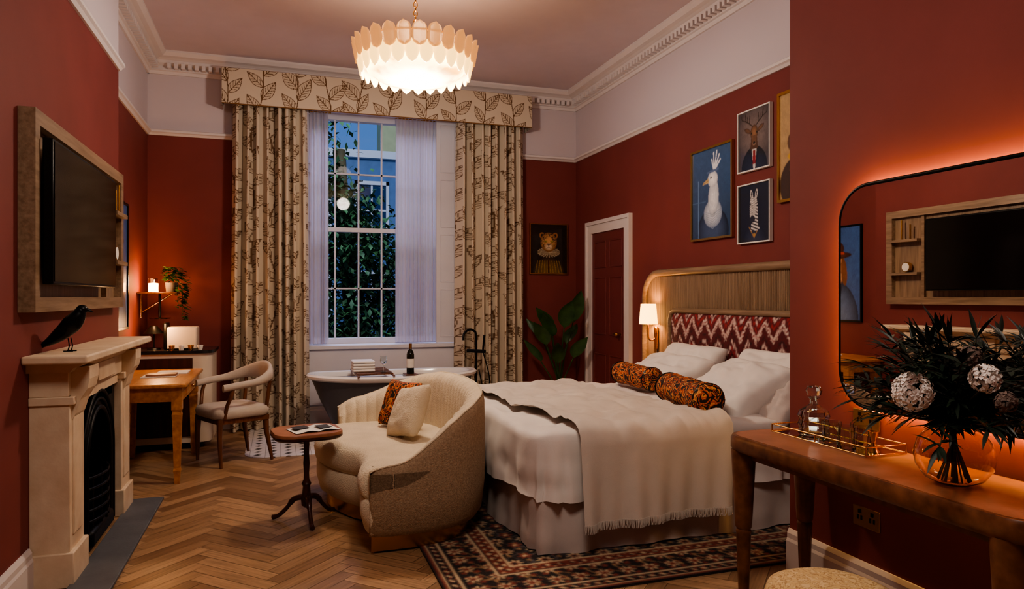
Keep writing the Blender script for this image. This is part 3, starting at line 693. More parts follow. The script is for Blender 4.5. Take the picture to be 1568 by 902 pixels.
# ------------------------------------------------------------------ BED
bed=G('bed')
bx0,bx1,by0,by1=1.34,3.34,3.55,5.48
def ringrect(x0,x1,y0,y1,r,N=72):
    cx,cy=(x0+x1)/2,(y0+y1)/2; hx,hy=(x1-x0)/2,(y1-y0)/2; out=[]
    sq=[]
    for s in range(4):
        for k in range(N):
            t=-1+2*k/N
            sq.append([(1,t),(-t,1),(-1,-t),(t,-1)][s])
    r=max(.001,min(r,hx,hy))
    for a,b_ in sq:
        p=Vector((a*hx,b_*hy)); core=Vector((max(-(hx-r),min(hx-r,p.x)),max(-(hy-r),min(hy-r,p.y))))
        d=p-core
        d=d.normalized() if d.length>1e-6 else Vector((a,b_)).normalized()
        out.append((cx+core.x+d.x*r,cy+core.y+d.y*r,d.x,d.y))
    return out
def topn(x,y): 
    return .022*noise.noise(Vector((x*2.2,y*2.2,1)))+.020*noise.noise(Vector((x*5+y*2,y*4-x*2,4)))-.026*abs(noise.noise(Vector((x*4-y*5,y*2.2+x*2,9))))+.006*noise.noise(Vector((x*13,y*11,7)))
def drape(name,x0,x1,y0,y1,zt,zh,r,m,p,amp=.02,flare=.03,fr=9,tn=True,nt_=26,ns=16,seed=0):
    rings=[]; mn=min(x1-x0,y1-y0)/2
    for i in range(nt_):
        d=mn*(1-(i/(nt_-1)))*.985
        rings.append([(x,y,zt+(topn(x,y) if tn else 0)) for x,y,_,_ in ringrect(x0+d,x1-d,y0+d,y1-d,max(r-d,.002))])
    q=.05
    base_=ringrect(x0,x1,y0,y1,r)
    for k in (30,60,90):
        a=math.radians(k); rings.append([(x+nx*q*math.sin(a),y+ny*q*math.sin(a),zt-q*(1-math.cos(a))+(topn(x,y)*(1-k/90) if tn else 0)) for x,y,nx,ny in base_])
    for i in range(1,ns+1):
        v=i/ns; R=[]
        for x,y,nx,ny in base_:
            s=(x*abs(ny)+y*abs(nx))
            f=math.sin(s*fr*2+seed+1.5*math.sin(s*4))*amp+math.sin(s*fr*5.3+seed)*amp*.35
            f+=noise.noise(Vector((x*4,y*4,v*2.5+seed)))*amp*1.2
            o=q+v*flare+f*min(1,v*1.3)
            R.append((x+nx*o,y+ny*o,zt-q-(zt-q-zh)*v+ (.008*math.sin(s*7) if i==ns else 0)))
        rings.append(R)
    return loft(name,rings,m,p,cap=False,ang=0)
box('divan',bx0+.03,bx1,by0+.03,by1-.03,.04,.36,M['valance'],bed,.03)
drape('valance_skirt',bx0+.02,bx1-.06,by0+.02,by1-.02,.37,.015,.05,M['valance'],bed,amp=.016,flare=.02,fr=6,tn=False,nt_=3,ns=12,seed=2)
box('mattress',bx0+.03,bx1,by0+.03,by1-.03,.36,.62,M['linen'],bed,.06,4)
drape('duvet',bx0,bx1-.35,by0,by1,.668,.30,.12,M['duvet'],bed,amp=.02,flare=.03,fr=7,seed=1,nt_=44)
box('sheet_head',bx1-.5,bx1,by0+.02,by1-.02,.5,.655,M['linen'],bed,.05,4)
path=[]
yo=by0-.135
for k in range(24): path.append((yo+.0006*k,.19+k*(.42/23)))
path+=[(by0-.115,.64),(by0-.09,.672),(by0-.045,.696),(by0+.0,.706),(by0+.04,.708)]
for k in range(1,70): path.append((by0+.04+(by1-by0-.07)*k/70,.706))
path+=[(by1+.03,.69),(by1+.08,.65),(by1+.11,.6),(by1+.12,.45),(by1+.12,.3)]
W=110;xa,xb=1.54,2.46
P=np.zeros((len(path),W,3))
for i,(y,z) in enumerate(path):
    for j in range(W):
        u=j/(W-1); hang_=max(0,(.62-z)/.42) if y<by0 else 0
        skew=.16*(y-by0)/(by1-by0)
        x=xa+(xb-xa)*u-skew+ .025*math.sin(y*7+u*2)*(1-hang_)-hang_*.02
        dy=0;dz=0
        if hang_>0: dy=-(.020*math.sin(u*15+1.0+1.2*math.sin(u*5))+.010*math.sin(u*41)+.012)*hang_-.004
        elif z>.6: dz=topn(x,y)+.014*abs(noise.noise(Vector((x*9,y*3,3))))+.030*abs(noise.noise(Vector((x*3+y*4,y*3-x*4,9))))
        P[i,j]=(x,y+dy,z+dz+(0 if hang_==0 else .01*math.sin(u*9)*(1-abs(1-2*hang_))+.02*(u-.2)*hang_))
grid('throw_blanket',P,M['throw'],bed)
L=[]
for j in range(0,W):
    for f in (0,.5):
        a=P[0,j]; 
        if f and j<W-1: a=(P[0,j]+P[0,j+1])/2
        L.append(([(a[0],a[1],a[2]+.005),(a[0]+random.uniform(-.003,.003),a[1]-.002,a[2]-.02),(a[0]+random.uniform(-.006,.006),a[1],a[2]-.042)],[.0022,.002,.0015]))
tubes('throw_fringe',L,M['throw'],bed,4)
def lean(tilt,yaw=0):
    a=math.radians(tilt)
    m_=Matrix(((0,math.sin(a),-math.cos(a)),(-1,0,0),(0,math.cos(a),math.sin(a))))
    return Matrix.Rotation(yaw,3,'Z')@m_
for i,(x,y,z,w,h,t,tl_,yw,mm) in enumerate([(3.16,5.02,.80,.78,.5,.2,38,.0,'linen'),(3.18,4.02,.81,.8,.5,.2,36,.0,'linen'),(2.95,4.98,.765,.78,.52,.22,62,.08,'linen'),(2.93,4.02,.775,.80,.54,.24,58,-.08,'linen'),(3.02,3.74,.75,.5,.45,.16,50,.1,'valance')]):
    pillow('pillow_%d'%i,(x,y,z),w,h,t,lean(tl_,yw),M[mm],bed,wr=.022,n=34)
def bolster(y0,y1,x,z,r,rot,nm):
    n=40; rings=[]
    c=Vector((x,(y0+y1)/2,z)); L_=y1-y0; RM=Matrix.Rotation(rot,3,'Z')
    for i in range(n+1):
        t=i/n; s=-1+2*t
        rad=r*max(0,1-max(0,(abs(s)-.8)/.2)**2.4)**.5
        rad=max(rad,.012)*(1+.03*math.sin(t*40)+.03*math.sin(t*17))
        rings.append([c+RM@Vector((math.cos(2*pi*k/24)*rad,s*L_/2,math.sin(2*pi*k/24)*rad*.95)) for k in range(24)])
    loft(nm,rings,M['pattern'],bed,ang=60)
    for s in (-.84,.84):
        tube(nm+'_piping',[c+RM@Vector((math.cos(2*pi*k/24)*r*.985,s*L_/2,math.sin(2*pi*k/24)*r*.945)) for k in range(24)],.006,M['black'],bed,6,True)
bolster(4.66,5.30,2.70,.775,.092,-.02,'bolster_far'); bolster(3.60,4.34,2.53,.775,.104,-.16,'bolster_near')
hb=G('headboard')
hy0,hy1,hz=3.0,6.17,1.66
outl=[(hy0,0.001),(hy0,hz-.30)]
for k in range(0,13): a=pi-pi/2*k/12; outl.append((hy0+.28+.28*math.cos(a),hz-.28+.28*math.sin(a)))
for k in range(0,13): a=pi/2-pi/2*k/12; outl.append((hy1-.28+.28*math.cos(a),hz-.28+.28*math.sin(a)))
outl+=[(hy1,hz-.3),(hy1,0.001)]
prismX('back_panel',outl,XR-.06,XR-.001,M['oak'],hb)
fr=[(XR-.07,y,z) for y,z in [(hy0+.03,0.01),(hy0+.03,hz-.3)]+[(hy0+.28+.25*math.cos(pi-pi/2*k/12),hz-.28+.25*math.sin(pi-pi/2*k/12)) for k in range(13)]+[(hy1-.28+.25*math.cos(pi/2-pi/2*k/12),hz-.28+.25*math.sin(pi/2-pi/2*k/12)) for k in range(13)]+[(hy1-.03,hz-.3),(hy1-.03,.01)]]
tube('arched_rim',fr,.032,M['oakh'],hb,12)
L=[]
y=hy0+.08
while y<hy1-.06:
    zt_=hz-.06
    if y<hy0+.28: zt_=hz-.28+math.sqrt(max(0,.24**2-(hy0+.28-y)**2))
    if y>hy1-.28: zt_=hz-.28+math.sqrt(max(0,.24**2-(y-hy1+.28)**2))
    L.append(([(XR-.0585,y,.3),(XR-.0585,y,zt_)],.0092)); y+=.0185
tubes('fluted_slats',L,M['oak'],hb,8)
uy0,uy1,uz1=3.42,5.62,1.29
cvk=Cv(uy1-uy0-.06,.83,150,(88,20,26)); X,Y=cvk.X,cvk.Y
cidx=(X/.008).astype(int); jit=rng.random(cidx.max()+1)[cidx]
tri=np.abs(((X/.19)%1)-.5)*2
v=Y-.15*tri+.04*jit+.02; per=.31; ph=((v)/per)%1
cvk.put((ph>.10)&(ph<.24),(210,192,184)); cvk.put((ph>.14)&(ph<.18),(130,34,40)); cvk.put((ph>.42)&(ph<.50),(150,40,46)); cvk.put((ph>.60)&(ph<.69),(200,178,172)); cvk.put((ph>.80)&(ph<.86),(50,12,18))
cvk.put((jit>.75)&(ph>.24)&(ph<.34),(190,150,146))
cvk.finish(.15,1)
U,V=np.meshgrid(np.linspace(0,1,cvk.W),np.linspace(0,1,cvk.H))
bul=.03*np.clip(1-(2*U-1)**10,0,1)*np.clip(1-(2*V-1)**8,0,1)
grid('ikat_panel',np.stack([XR-.11-bul,uy1-.03-U*(uy1-uy0-.06),.45+V*.81],-1),PM_ikat,hb,cvk.a)
box('panel_core',XR-.11,XR-.06,uy0+.01,uy1-.01,.4,uz1-.01,M['walnut'],hb,.01)
fr=[(XR-.11,y,z) for y,z in [(uy0+.01,.4),(uy0+.01,uz1-.1),(uy0+.04,uz1-.03),(uy0+.1,uz1-.01),(uy1-.1,uz1-.01),(uy1-.04,uz1-.03),(uy1-.01,uz1-.1),(uy1-.01,.4)]]
tube('panel_rim',fr,.024,M['oakh'],hb,10)
wlamp=G('bedside_sconce')
sx,sy=XR-.17,5.90
box('plate',XR-.1,XR-.075,sy-.025,sy+.025,.9,1.12,M['brass'],wlamp,.01)
tube('arm',cat([(XR-.085,sy,1.02),(XR-.13,sy,.99),(sx,sy,1.02),(sx,sy,1.16)],6),.008,M['brass'],wlamp)
tube('drop_rod',[(XR-.1,sy,.84),(XR-.1,sy,1.1)],.009,M['brass'],wlamp)
lathe('shade',[(.088,0),(.072,.19)],(sx,sy,1.145),M['shade'],wlamp,28,cap=False)
ball('bulb',(sx,sy,1.22),.028,M['bulb'],wlamp)
# ------------------------------------------------------------------ SOFA
so=G('curved_sofa')
scx,scy,srx,sry=.58,4.62,.66,.86
def arc(ph,off=0):
    e_=.66; c_,s_=math.cos(ph),math.sin(ph)
    return (scx+(srx-off)*math.copysign(abs(c_)**e_,c_), scy+(sry-off)*math.copysign(abs(s_)**e_,s_))
pa,pb=math.radians(-94.5),math.radians(97)
def HH(ph):
    d=math.degrees(ph); return float(np.interp(d,[-94.5,-88,-80,-70,-58,-42,-20,0,30,55,75,88,97],[.46,.51,.60,.685,.75,.80,.83,.85,.84,.80,.74,.66,.57]))
N=420
dense=[arc(pa+(pb-pa)*i/4000) for i in range(4001)]; cum=[0]
for i in range(4000): cum.append(cum[-1]+math.dist(dense[i],dense[i+1]))
PH=[pa+(pb-pa)*float(np.interp(cum[-1]*i/N,cum,range(4001)))/4000 for i in range(N+1)]
PP=[arc(p) for p in PH]; sl=[cum[-1]*i/N for i in range(N+1)]; rings=[]
for i in range(N+1):
    ph=PH[i]; x,y=PP[i]
    j0=max(0,i-3);j1=min(N,i+3); t=Vector((PP[j1][0]-PP[j0][0],PP[j1][1]-PP[j0][1],0)).normalized(); nrm=Vector((t.y,-t.x,0))
    h=HH(ph); fl=.024*abs(math.sin(pi*sl[i]/.078))**.55; o=Vector((x,y,0)); R=[]
    endf=min(1,min(i,N-i)/16)**.5
    for zz,off in ((.10,-.05),(.14,-.02),(.3,0),(.45,.0),(h*.75,.0),(h-.06,-.002),(h-.025,-.008),(h-.006,-.022)): 
        R.append(o+nrm*(off-(1-endf)*.03)+Vector((0,0,min(zz,h-.006) if zz>.45 else zz)))
    for zz,off,ff in ((h,-.04,0),(h-.006,-.06,.3),(h-.025,-.085,.8),(h-.07,-.10,1),((h+.44)/2,-.11,1),(.40,-.12,1),(.2,-.12,1)):
        R.append(o+nrm*(off-fl*ff+(1-endf)*.03)+Vector((0,0,max(zz,.2) if zz!=h-.07 else zz)))
    rings.append(R)
K=len(rings[0])
loft('back_shell',rings,None,so,cap=True,closed=True,ang=70,mats=[M['weave'],M['boucle']],mi=lambda i,j:0 if (j<7 or j==K-1) else 1)
tube('rim_piping',[rings[i][7]+Vector((0,0,.003)) for i in range(0,N+1,2)],.006,M['boucle'],so,6)
front=[(.31,5.34),(.25,5.08),(.25,4.80),(.35,4.53),(.46,4.36),(.47,4.2),(.43,4.02),(.43,3.88)]
def seatring(ins,z,arcin):
    pts=[arc(pa+(pb-pa)*i/40,arcin) for i in range(41)]
    f=cat([(pts[-1][0],pts[-1][1],0)]+[(x+ins,y-(ins if y>5.2 else 0)+(ins*.6 if y<3.95 else 0),0) for x,y in front]+[(pts[0][0],pts[0][1],0)],6)
    return [(x,y,z) for x,y in pts]+[(q.x,q.y,z) for q in f[1:-1]]
prof=[(.06,.095,.08),(.02,.12,.05),(0,.2,.03),(0,.285,.03),(.016,.295,.04)]
loft('seat_base',[seatring(i_,z,a_) for i_,z,a_ in prof],M['boucle'],so,ang=60)
prof=[(.016,.297,.10),(-.008,.325,.1),(-.016,.38,.1),(.0,.43,.1),(.03,.455,.12),(.07,.465,.15)]
loft('seat_cushion',[seatring(i_,z,a_) for i_,z,a_ in prof],M['boucle'],so,ang=60)
prof=[(.07,.013,.09),(.07,.10,.09)]
loft('brass_plinth',[seatring(i_,z,a_) for i_,z,a_ in prof],M['brass'],so,ang=30)
pc=G('scatter_cushion'); pillow('cushion',(.82,4.66,.635),.36,.36,.14,Matrix.Rotation(.25,3,'Z')@lean(25)@Matrix.Rotation(.2,3,'Z'),M['boucle'],pc,wr=.006)
pc=G('patterned_cushion'); pillow('cushion',(.82,5.02,.635),.34,.34,.12,Matrix.Rotation(.5,3,'Z')@lean(22),M['pattern'],pc)
# ------------------------------------------------------------------ SIDE TABLE
st=G('pedestal_side_table',(.16,4.56,0),.15)
tp_=rr(0,0,.41,.39,.12,8)
loft('top',[[(x*.985,y*.985,.545) for x,y in tp_],[(x,y,.552) for x,y in tp_],[(x,y,.566) for x,y in tp_],[(x*.985,y*.985,.572) for x,y in tp_]],M['leather'],st)
loft('top_edge',[[(x*.95,y*.95,.53) for x,y in tp_],[(x*1.004,y*1.004,.54) for x,y in tp_],[(x*1.004,y*1.004,.553) for x,y in tp_]],M['darkw'],st)
lathe('column',[(.03,.53),(.018,.5),(.016,.42),(.02,.36),(.016,.3),(.018,.26),(.03,.235),(.022,.22),(.026,.17),(.034,.14),(.03,.1),(.012,.085)],(0,0,0),M['darkw'],st,20)
for k in range(3):
    a=.5+k*2*pi/3; ca,sa=math.cos(a),math.sin(a)
    q=cat([(ca*.02,sa*.02,.15),(ca*.08,sa*.08,.135),(ca*.13,sa*.13,.075),(ca*.18,sa*.18,.03),(ca*.22,sa*.22,.018)],5)
    tube('foot_%d'%k,q,[.018]*8+[.013]*9+[.015]*4,M['darkw'],st,8)
mg=G('magazine',(.2,4.54,.573),.3); 
V=[];F=[]
for s in (-1,1):
    k=len(V)
    for i in range(7):
        t=i/6; x=s*.14*t; z=.003+.012*math.sin(pi*min(1,t*1.2))*(1-t*.5)
        V+=[(x,-.1,z),(x,.1,z)]
    for i in range(6): a=k+i*2; F.append((a,a+1,a+3,a+2))
mk('pages',V,F,M['paper'],mg,True)
mk('photos',[(.02,-.07,.0185),(.1,-.07,.0165),(.1,.04,.0165),(.02,.04,.0185),(-.03,-.02,.0185),(-.12,-.02,.0145),(-.12,.08,.0145),(-.03,.08,.0185)],[(0,1,2,3),(7,6,5,4)],M['ink'],mg)
# ------------------------------------------------------------------ BATH
tb=G('freestanding_bath'); tcx,tcy=1.13,7.28
def el(a,b_,z,n=56,ex=.85,lift=0):
    o=[]
    for k in range(n):
        t=2*pi*k/n;c_,s_=math.cos(t),math.sin(t)
        o.append((tcx+a*math.copysign(abs(c_)**ex,c_),tcy+b_*math.copysign(abs(s_)**ex,s_),z+lift*c_*c_))
    return o
loft('outer_shell',[el(.60,.24,.02),el(.62,.25,.06),el(.61,.245,.10),el(.66,.27,.2),el(.74,.31,.36),el(.80,.34,.5,lift=.01),el(.83,.36,.56,lift=.02)],M['tub_out'],tb)
loft('rim_and_inside',[el(.83,.36,.555,lift=.02),el(.87,.39,.575,lift=.02),el(.878,.398,.60,lift=.02),el(.86,.38,.617,lift=.02),el(.80,.33,.61,lift=.02),el(.78,.31,.57,lift=.015),el(.7,.27,.35),el(.58,.22,.18),el(.4,.15,.15)],M['tub_in'],tb)
tap=G('bath_tap',(0,0,0)); 
tube('riser',cat([(2.08,7.52,.006),(2.08,7.52,.5),(2.08,7.52,.95),(2.04,7.49,1.03),(1.97,7.44,1.04),(1.91,7.4,1.0),(1.9,7.39,.93)],8),.013,M['black'],tap)
tube('mixer_bar',[(2.0,7.60,.8),(2.16,7.44,.8)],.02,M['black'],tap); tube('hand_shower',[(2.14,7.46,.8),(2.15,7.43,.98)],[.01,.014],M['black'],tap); lathe('foot_plate',[(.05,0),(.05,.015),(.015,.02)],(2.08,7.52,.006),M['black'],tap)
tube('hose',cat([(2.14,7.46,.8),(2.2,7.4,.5),(2.16,7.42,.3),(2.1,7.48,.6)],8),.007,M['black'],tap)
tr=G('bath_caddy'); boxes('slats',[(.72,1.08,7.0+k*.11,7.05+k*.11,.632,.644) for k in range(6)],M['walnut'],tr); boxes('rails',[(.72,.74,6.88,7.68,.622,.632),(1.06,1.08,6.88,7.68,.622,.632)],M['walnut'],tr)
tw=G('folded_towel'); 
for k in range(4): box('fold_%d'%k,.70,.92,7.15,7.4,.645+k*.028,.671+k*.028,M['linen'],tw,.011,3)
wg=G('wine_glass'); lathe('glass',[(.03,0),(.03,.004),(.004,.008),(.004,.07),(.03,.09),(.038,.12),(.03,.16)],(1.0,7.12,.645),M['glass'],wg,24,cap=False)
wb_=G('wine_bottle',(1.25,7.0,.0)); 
wbz=.632
lathe('bottle',[(.001,wbz),(.037,wbz),(.038,wbz+.01),(.038,wbz+.19),(.03,wbz+.22),(.014,wbz+.245),(.014,wbz+.3),(.001,wbz+.3)],(0,0,0),M['greenglass'],wb_,28); lathe('label',[(.0388,wbz+.06),(.0388,wbz+.15)],(0,0,0),M['paper'],wb_,28,cap=False); lathe('foil',[(.0155,wbz+.25),(.0155,wbz+.302),(.001,wbz+.303)],(0,0,0),M['brass'],wb_,20)
box('rest',-.06,.06,-.1,.1,.622,.631,M['walnut'],wb_)
# ------------------------------------------------------------------ WRITING DESK
dk=G('writing_desk')
box('top',-1.285,-.66,5.84,6.92,.725,.755,M['pine'],dk,.008)
box('top_return',-1.12,-.66,5.70,5.86,.7255,.7545,M['pine'],dk,.008)
boxes('apron',[(-1.1,-.70,5.75,5.775,.62,.725),(-1.26,-.70,6.845,6.87,.62,.725),(-.72,-.695,5.75,6.87,.62,.725),(-1.1,-1.08,5.75,6.87,.62,.725)],M['pine'],dk)
box('drawer_front',-.697,-.688,6.0,6.6,.64,.71,M['pine'],dk,.004); ball('drawer_knob',(-.675,6.3,.675),.014,M['brass'],dk)
for k,(x,y) in enumerate([(-.73,5.78),(-.73,6.84),(-1.08,5.78),(-1.22,6.84)]):
    r=[]
    for s,z in ((.036,.725),(.036,.56),(.03,.54),(.034,.52),(.030,.45),(.022,.12),(.026,.10),(.022,.08),(.017,.001)):
        r.append([(x+a*s,y+b_*s,z) for a,b_ in ((1,1),(-1,1),(-1,-1),(1,-1))])
    loft('leg_%d'%k,r[::-1],M['pine'],dk,smooth=False)
pp=G('desk_papers'); box('sheet_1',-1.05,-.8,6.2,6.42,.756,.762,M['paper'],pp); box('sheet_2',-.98,-.74,6.45,6.7,.756,.765,M['paper'],pp); box('book',-1.02,-.8,6.24,6.38,.763,.778,M['leather'],pp)
ch=G('desk_armchair',(-.385,6.46,0),math.radians(-62))
sr=rr(0,0,.50,.48,.1,8)
loft('seat',[[(x*.96,y*.96,.395) for x,y in sr],[(x,y,.405) for x,y in sr],[(x*1.02,y*1.02,.44) for x,y in sr],[(x*.98,y*.98,.472) for x,y in sr],[(x*.8,y*.8,.485) for x,y in sr],[(x*.3,y*.3,.49) for x,y in sr]],M['greyfab'],ch,ang=60)
boxes('seat_frame',[(-.23,.23,-.22,.22,.355,.396)],M['walnut'],ch)
for k,(x,y) in enumerate(((-.21,-.2),(.21,-.2),(-.2,.2),(.2,.2))):
    ex=.0 if y<0 else .05
    tube('leg_%d'%k,[(x,y,.40),(x*1.03,y*1.03,.25),(x*1.1,y+(ex if y>0 else -ex),.002)],[.026,.021,.013],M['walnut'],ch,10)
rl=cat([(-.27,-.2,.655),(-.285,-.08,.67),(-.285,.08,.69),(-.22,.22,.74),(-.1,.285,.775),(0,.295,.78),(.1,.285,.775),(.22,.22,.74),(.285,.08,.69),(.285,-.08,.67),(.27,-.2,.655)],6)
rings=[]
nn=len(rl)
for i,q in enumerate(rl):
    t=i/(nn-1); bk=max(0,1-abs(t-.5)/.32); hh=.03+.06*bk; th=.028
    T_=(rl[min(nn-1,i+1)]-rl[max(0,i-1)]); T_.z=0; T_.normalize(); N_=Vector((T_.y,-T_.x,0))
    rings.append([q+N_*th*math.cos(a)+Vector((0,0,hh*math.sin(a)-(.03*bk))) for a in [2*pi*k/14 for k in range(14)]])
loft('back_and_arm_rail',rings,M['greyfab'],ch,ang=60)
tubes('arm_posts',[(cat([(-.235,-.17,.40),(-.25,-.16,.5),(-.28,-.14,.58),(-.28,-.12,.65)],5),.016),(cat([(.235,-.17,.40),(.25,-.16,.5),(.28,-.14,.58),(.28,-.12,.65)],5),.016),([(-.2,.2,.4),(-.22,.23,.68)],.017),([(.2,.2,.4),(.22,.23,.68)],.017)],M['walnut'],ch)
# minibar
mb_=G('minibar_cabinet')
pl_=[(-1.285,7.05),(-.72,7.05)]+[(-.72+.12*math.sin(a),7.17-.12*math.cos(a)) for a in [pi/2*k/8 for k in range(1,9)]]+[(-.60,7.6),(-1.285,7.6)]
loft('body',[[(x,y,.06) for x,y in pl_],[(x,y,.88) for x,y in pl_]],M['cream'],mb_,ang=30)
loft('top',[[(x-.0+(.02 if x>-1 else 0),y-(.02 if y<7.3 else 0),.88) for x,y in pl_],[(x+(.02 if x>-1 else 0),y-(.02 if y<7.3 else 0),.91) for x,y in pl_]],M['marble'],mb_,ang=30)
box('door',-1.26,-.76,7.035,7.05,.12,.84,M['darkw'],mb_,.004)
boxes('gallery_shelf',[(-1.2,-.78,7.02,7.05,.5,.52)],M['brass'],mb_)
box('base',-1.26,-.7,7.08,7.55,.001,.06,M['black'],mb_)
cm=G('coffee_machine'); box('body',-1.0,-.74,7.2,7.42,.911,1.12,M['cream'],cm,.012); box('head',-1.03,-1.0,7.22,7.4,.911,1.16,M['black'],cm,.008); box('tray',-.98,-.78,7.12,7.2,.911,.925,M['black'],cm)
tl_=G('table_lamp'); tube('stem',[(-1.12,7.28,.911),(-1.12,7.28,1.08)],.008,M['black'],tl_); lathe('shade',[(.09,0),(.03,.07),(.001,.075)],(-1.12,7.28,1.06),M['black'],tl_,cap=False); lathe('foot',[(.06,0),(.055,.012),(.001,.015)],(-1.12,7.28,.911),M['black'],tl_); ball('bulb',(-1.12,7.28,1.075),.018,M['flame'],tl_)
mu_=G('coffee_cups')
for k in range(4): lathe('cup_%d'%k,[(.018,0),(.027,.045),(.025,.045),(.016,.004)],(-.94+.08*k,7.08,.911),M['paper'] if k%2 else M['brass'],mu_,18,cap=False)
ws=G('bar_shelf'); box('board',-1.285,-.94,7.42,7.64,1.43,1.45,M['walnut'],ws,.004); 
tubes('bracket',[([(-1.27,7.53,1.43),(-1.27,7.53,1.2)],.008),([(-1.27,7.53,1.25),(-1.0,7.53,1.43)],.008)],M['brass'],ws); tubes('posts',[([(-1.1,7.5,1.2),(-1.1,7.5,1.43)],.012)],M['black'],ws); lathe('lower_dish',[(.09,0),(.1,.012),(.001,.01)],(-1.1,7.5,1.19),M['brass'],ws)
ln=G('glass_lantern'); lathe('glass',[(.045,0),(.05,.06),(.045,.13)],(-1.16,7.52,1.451),M['amber'],ln,24,cap=False); lathe('candle',[(.03,0),(.03,.08),(.001,.085)],(-1.16,7.52,1.453),M['flame'],ln,16)
hp=G('trailing_plant'); lathe('pot',[(.001,0),(.05,0),(.06,.09),(.055,.09),(.001,.08)],(-1.0,7.53,1.451),M['terr'],hp,24)
V=[];F=[]
for k in range(280):
    a=random.random()*6.28; r_=random.uniform(.01,.11); z=1.57+random.uniform(-.01,.12)
    if k>130: z=random.uniform(1.28,1.6); r_=random.uniform(.08,.14); a=random.uniform(-1.2,.8)
    if k>240: z=random.uniform(1.18,1.5); a=random.uniform(-.7,-.3); r_=.12
    x=-1.0+r_*math.cos(a);y=7.53+r_*math.sin(a)
    if x<-1.05: x=-1.03
    leafVF(V,F,(x,y,z),(math.cos(a)+.4,math.sin(a),random.uniform(-.3,.6)),random.uniform(.04,.065),.036,.6,4)
mk('leaves',V,F,M['leaf'],hp); tubes('vines',[(cat([(-1.0,7.53,1.53),(-.92,7.5,1.55),(-.90,7.48,1.4),(-.90,7.48,1.22)],5),.003),(cat([(-1.0,7.53,1.53),(-.92,7.52,1.5),(-.9,7.52,1.3)],5),.003)],M['stem'],hp)
# ------------------------------------------------------------------ CORNER PLANT
cpn=G('potted_bird_of_paradise'); pcx,pcy=3.12,7.62
lathe('pot',[(.001,.0),(.11,.0),(.14,.3),(.13,.3),(.12,.27),(.001,.27)],(pcx,pcy,.012),M['terr'],cpn)
V=[];F=[];L=[]
for k,(a,tz,rd,ln_,w_) in enumerate([(-1.6,1.15,.16,.40,.19),(-.4,1.2,.16,.40,.2),(2.6,1.0,.2,.32,.17),(3.6,.95,.22,.35,.17),(-2.4,1.05,.18,.36,.18),(.4,.95,.12,.3,.16),(-1.0,.8,.2,.32,.16),(-2.0,.75,.24,.32,.16),(3.0,.75,.22,.34,.15),(-2.9,1.12,.12,.34,.16)]):
    bx,by=pcx+math.cos(a)*rd,pcy+math.sin(a)*rd
    bx=min(bx,3.3); by=min(by,7.8); tz-=.1
    L.append((cat([(pcx,pcy,.25),(pcx+math.cos(a)*.04,pcy+math.sin(a)*.04,tz*.55),(bx,by,tz)],6),.008))
    dx,dy=math.cos(a)*.5,math.sin(a)*.5
    if bx+dx*.4>3.45: dx=.1
    if by+dy*.4>7.9: dy=0
    leafVF(V,F,(bx,by,tz),(dx,dy,1.2),ln_,w_,.9,8,.3,side=Vector((.93,-.3,.1)) if k%2 else Vector((.8,-.5,-.2)))
mk('leaves',V,F,M['leaf'],cpn,True,0); tubes('stems',L,M['leaf'],cpn)
# ------------------------------------------------------------------ CHANDELIER
cx_,cy_=.96,5.16
chd=G('petal_glass_chandelier')
pm,nt,b=newmat('frosted_petal_glass'); b.inputs['Base Color'].default_value=(*lin(222,186,144),1); b.inputs['Roughness'].default_value=.4; b.inputs['Transmission Weight'].default_value=.3; b.inputs['Emission Color'].default_value=(*lin(255,184,104),1); b.inputs['Emission Strength'].default_value=.34
pm2,nt,b=newmat('lit_petal_glass'); b.inputs['Base Color'].default_value=(*lin(255,236,200),1); b.inputs['Emission Color'].default_value=(*lin(255,198,108),1); b.inputs['Emission Strength'].default_value=2.4
def petals(n,R,z0,z1,w,m,name,tip,phase=0,tilt=0):
    V=[];F=[]
    for i in range(n):
        a=2*pi*(i+phase)/n; rad=Vector((math.cos(a),math.sin(a),0)); tg=Vector((-math.sin(a),math.cos(a),0)); k=len(V); S=12;T=6
        for s in range(S+1):
            t=s/S
            if not tip: ww=w/2*(max(0,1-(abs(2*t-1))**3.2))**.5
            else: ww=w/2*(max(0,1-(1-min(1,t*1.7))**2))**.62*(1 if t<.7 else (max(0,1-((t-.7)/.3)**3))**.5)
            ww=max(ww,.003)
            for q in range(T+1):
                uu=-1+2*q/T
                rr2=R+.016*(1-uu*uu)+tilt*(t-.5)
                V.append(Vector((cx_,cy_,z0+(z1-z0)*t))+rad*rr2+tg*ww*uu)
        for s in range(S):
            for q in range(T):
                c0=k+s*(T+1)+q; F.append((c0,c0+1,c0+T+2,c0+T+1))
    o=mk(name,V,F,m,chd,True,0); md=o.modifiers.new('s','SOLIDIFY'); md.thickness=.006
petals(26,.44,3.125,3.285,.106,pm,'upper_petals',False,tilt=.03)
petals(26,.405,3.02,3.17,.10,pm2,'lower_petals',True,.5,tilt=.03)
tube('ring_top',[(cx_+.42*math.cos(2*pi*k/48),cy_+.42*math.sin(2*pi*k/48),3.24) for k in range(48)],.008,M['brass'],chd,8,True)
tube('ring_low',[(cx_+.38*math.cos(2*pi*k/48),cy_+.38*math.sin(2*pi*k/48),3.15) for k in range(48)],.008,M['brass'],chd,8,True)
tubes('spokes',[([(cx_,cy_,3.26),(cx_+.42*math.cos(a),cy_+.42*math.sin(a),3.24)],.005) for a in [pi/3*k for k in range(6)]],M['brass'],chd)
dmat,nt,b=newmat('diffuser_glow'); 
b.inputs['Base Color'].default_value=(*lin(255,236,200),1)
ns=nt.nodes.new('ShaderNodeTexNoise'); ns.inputs['Scale'].default_value=6
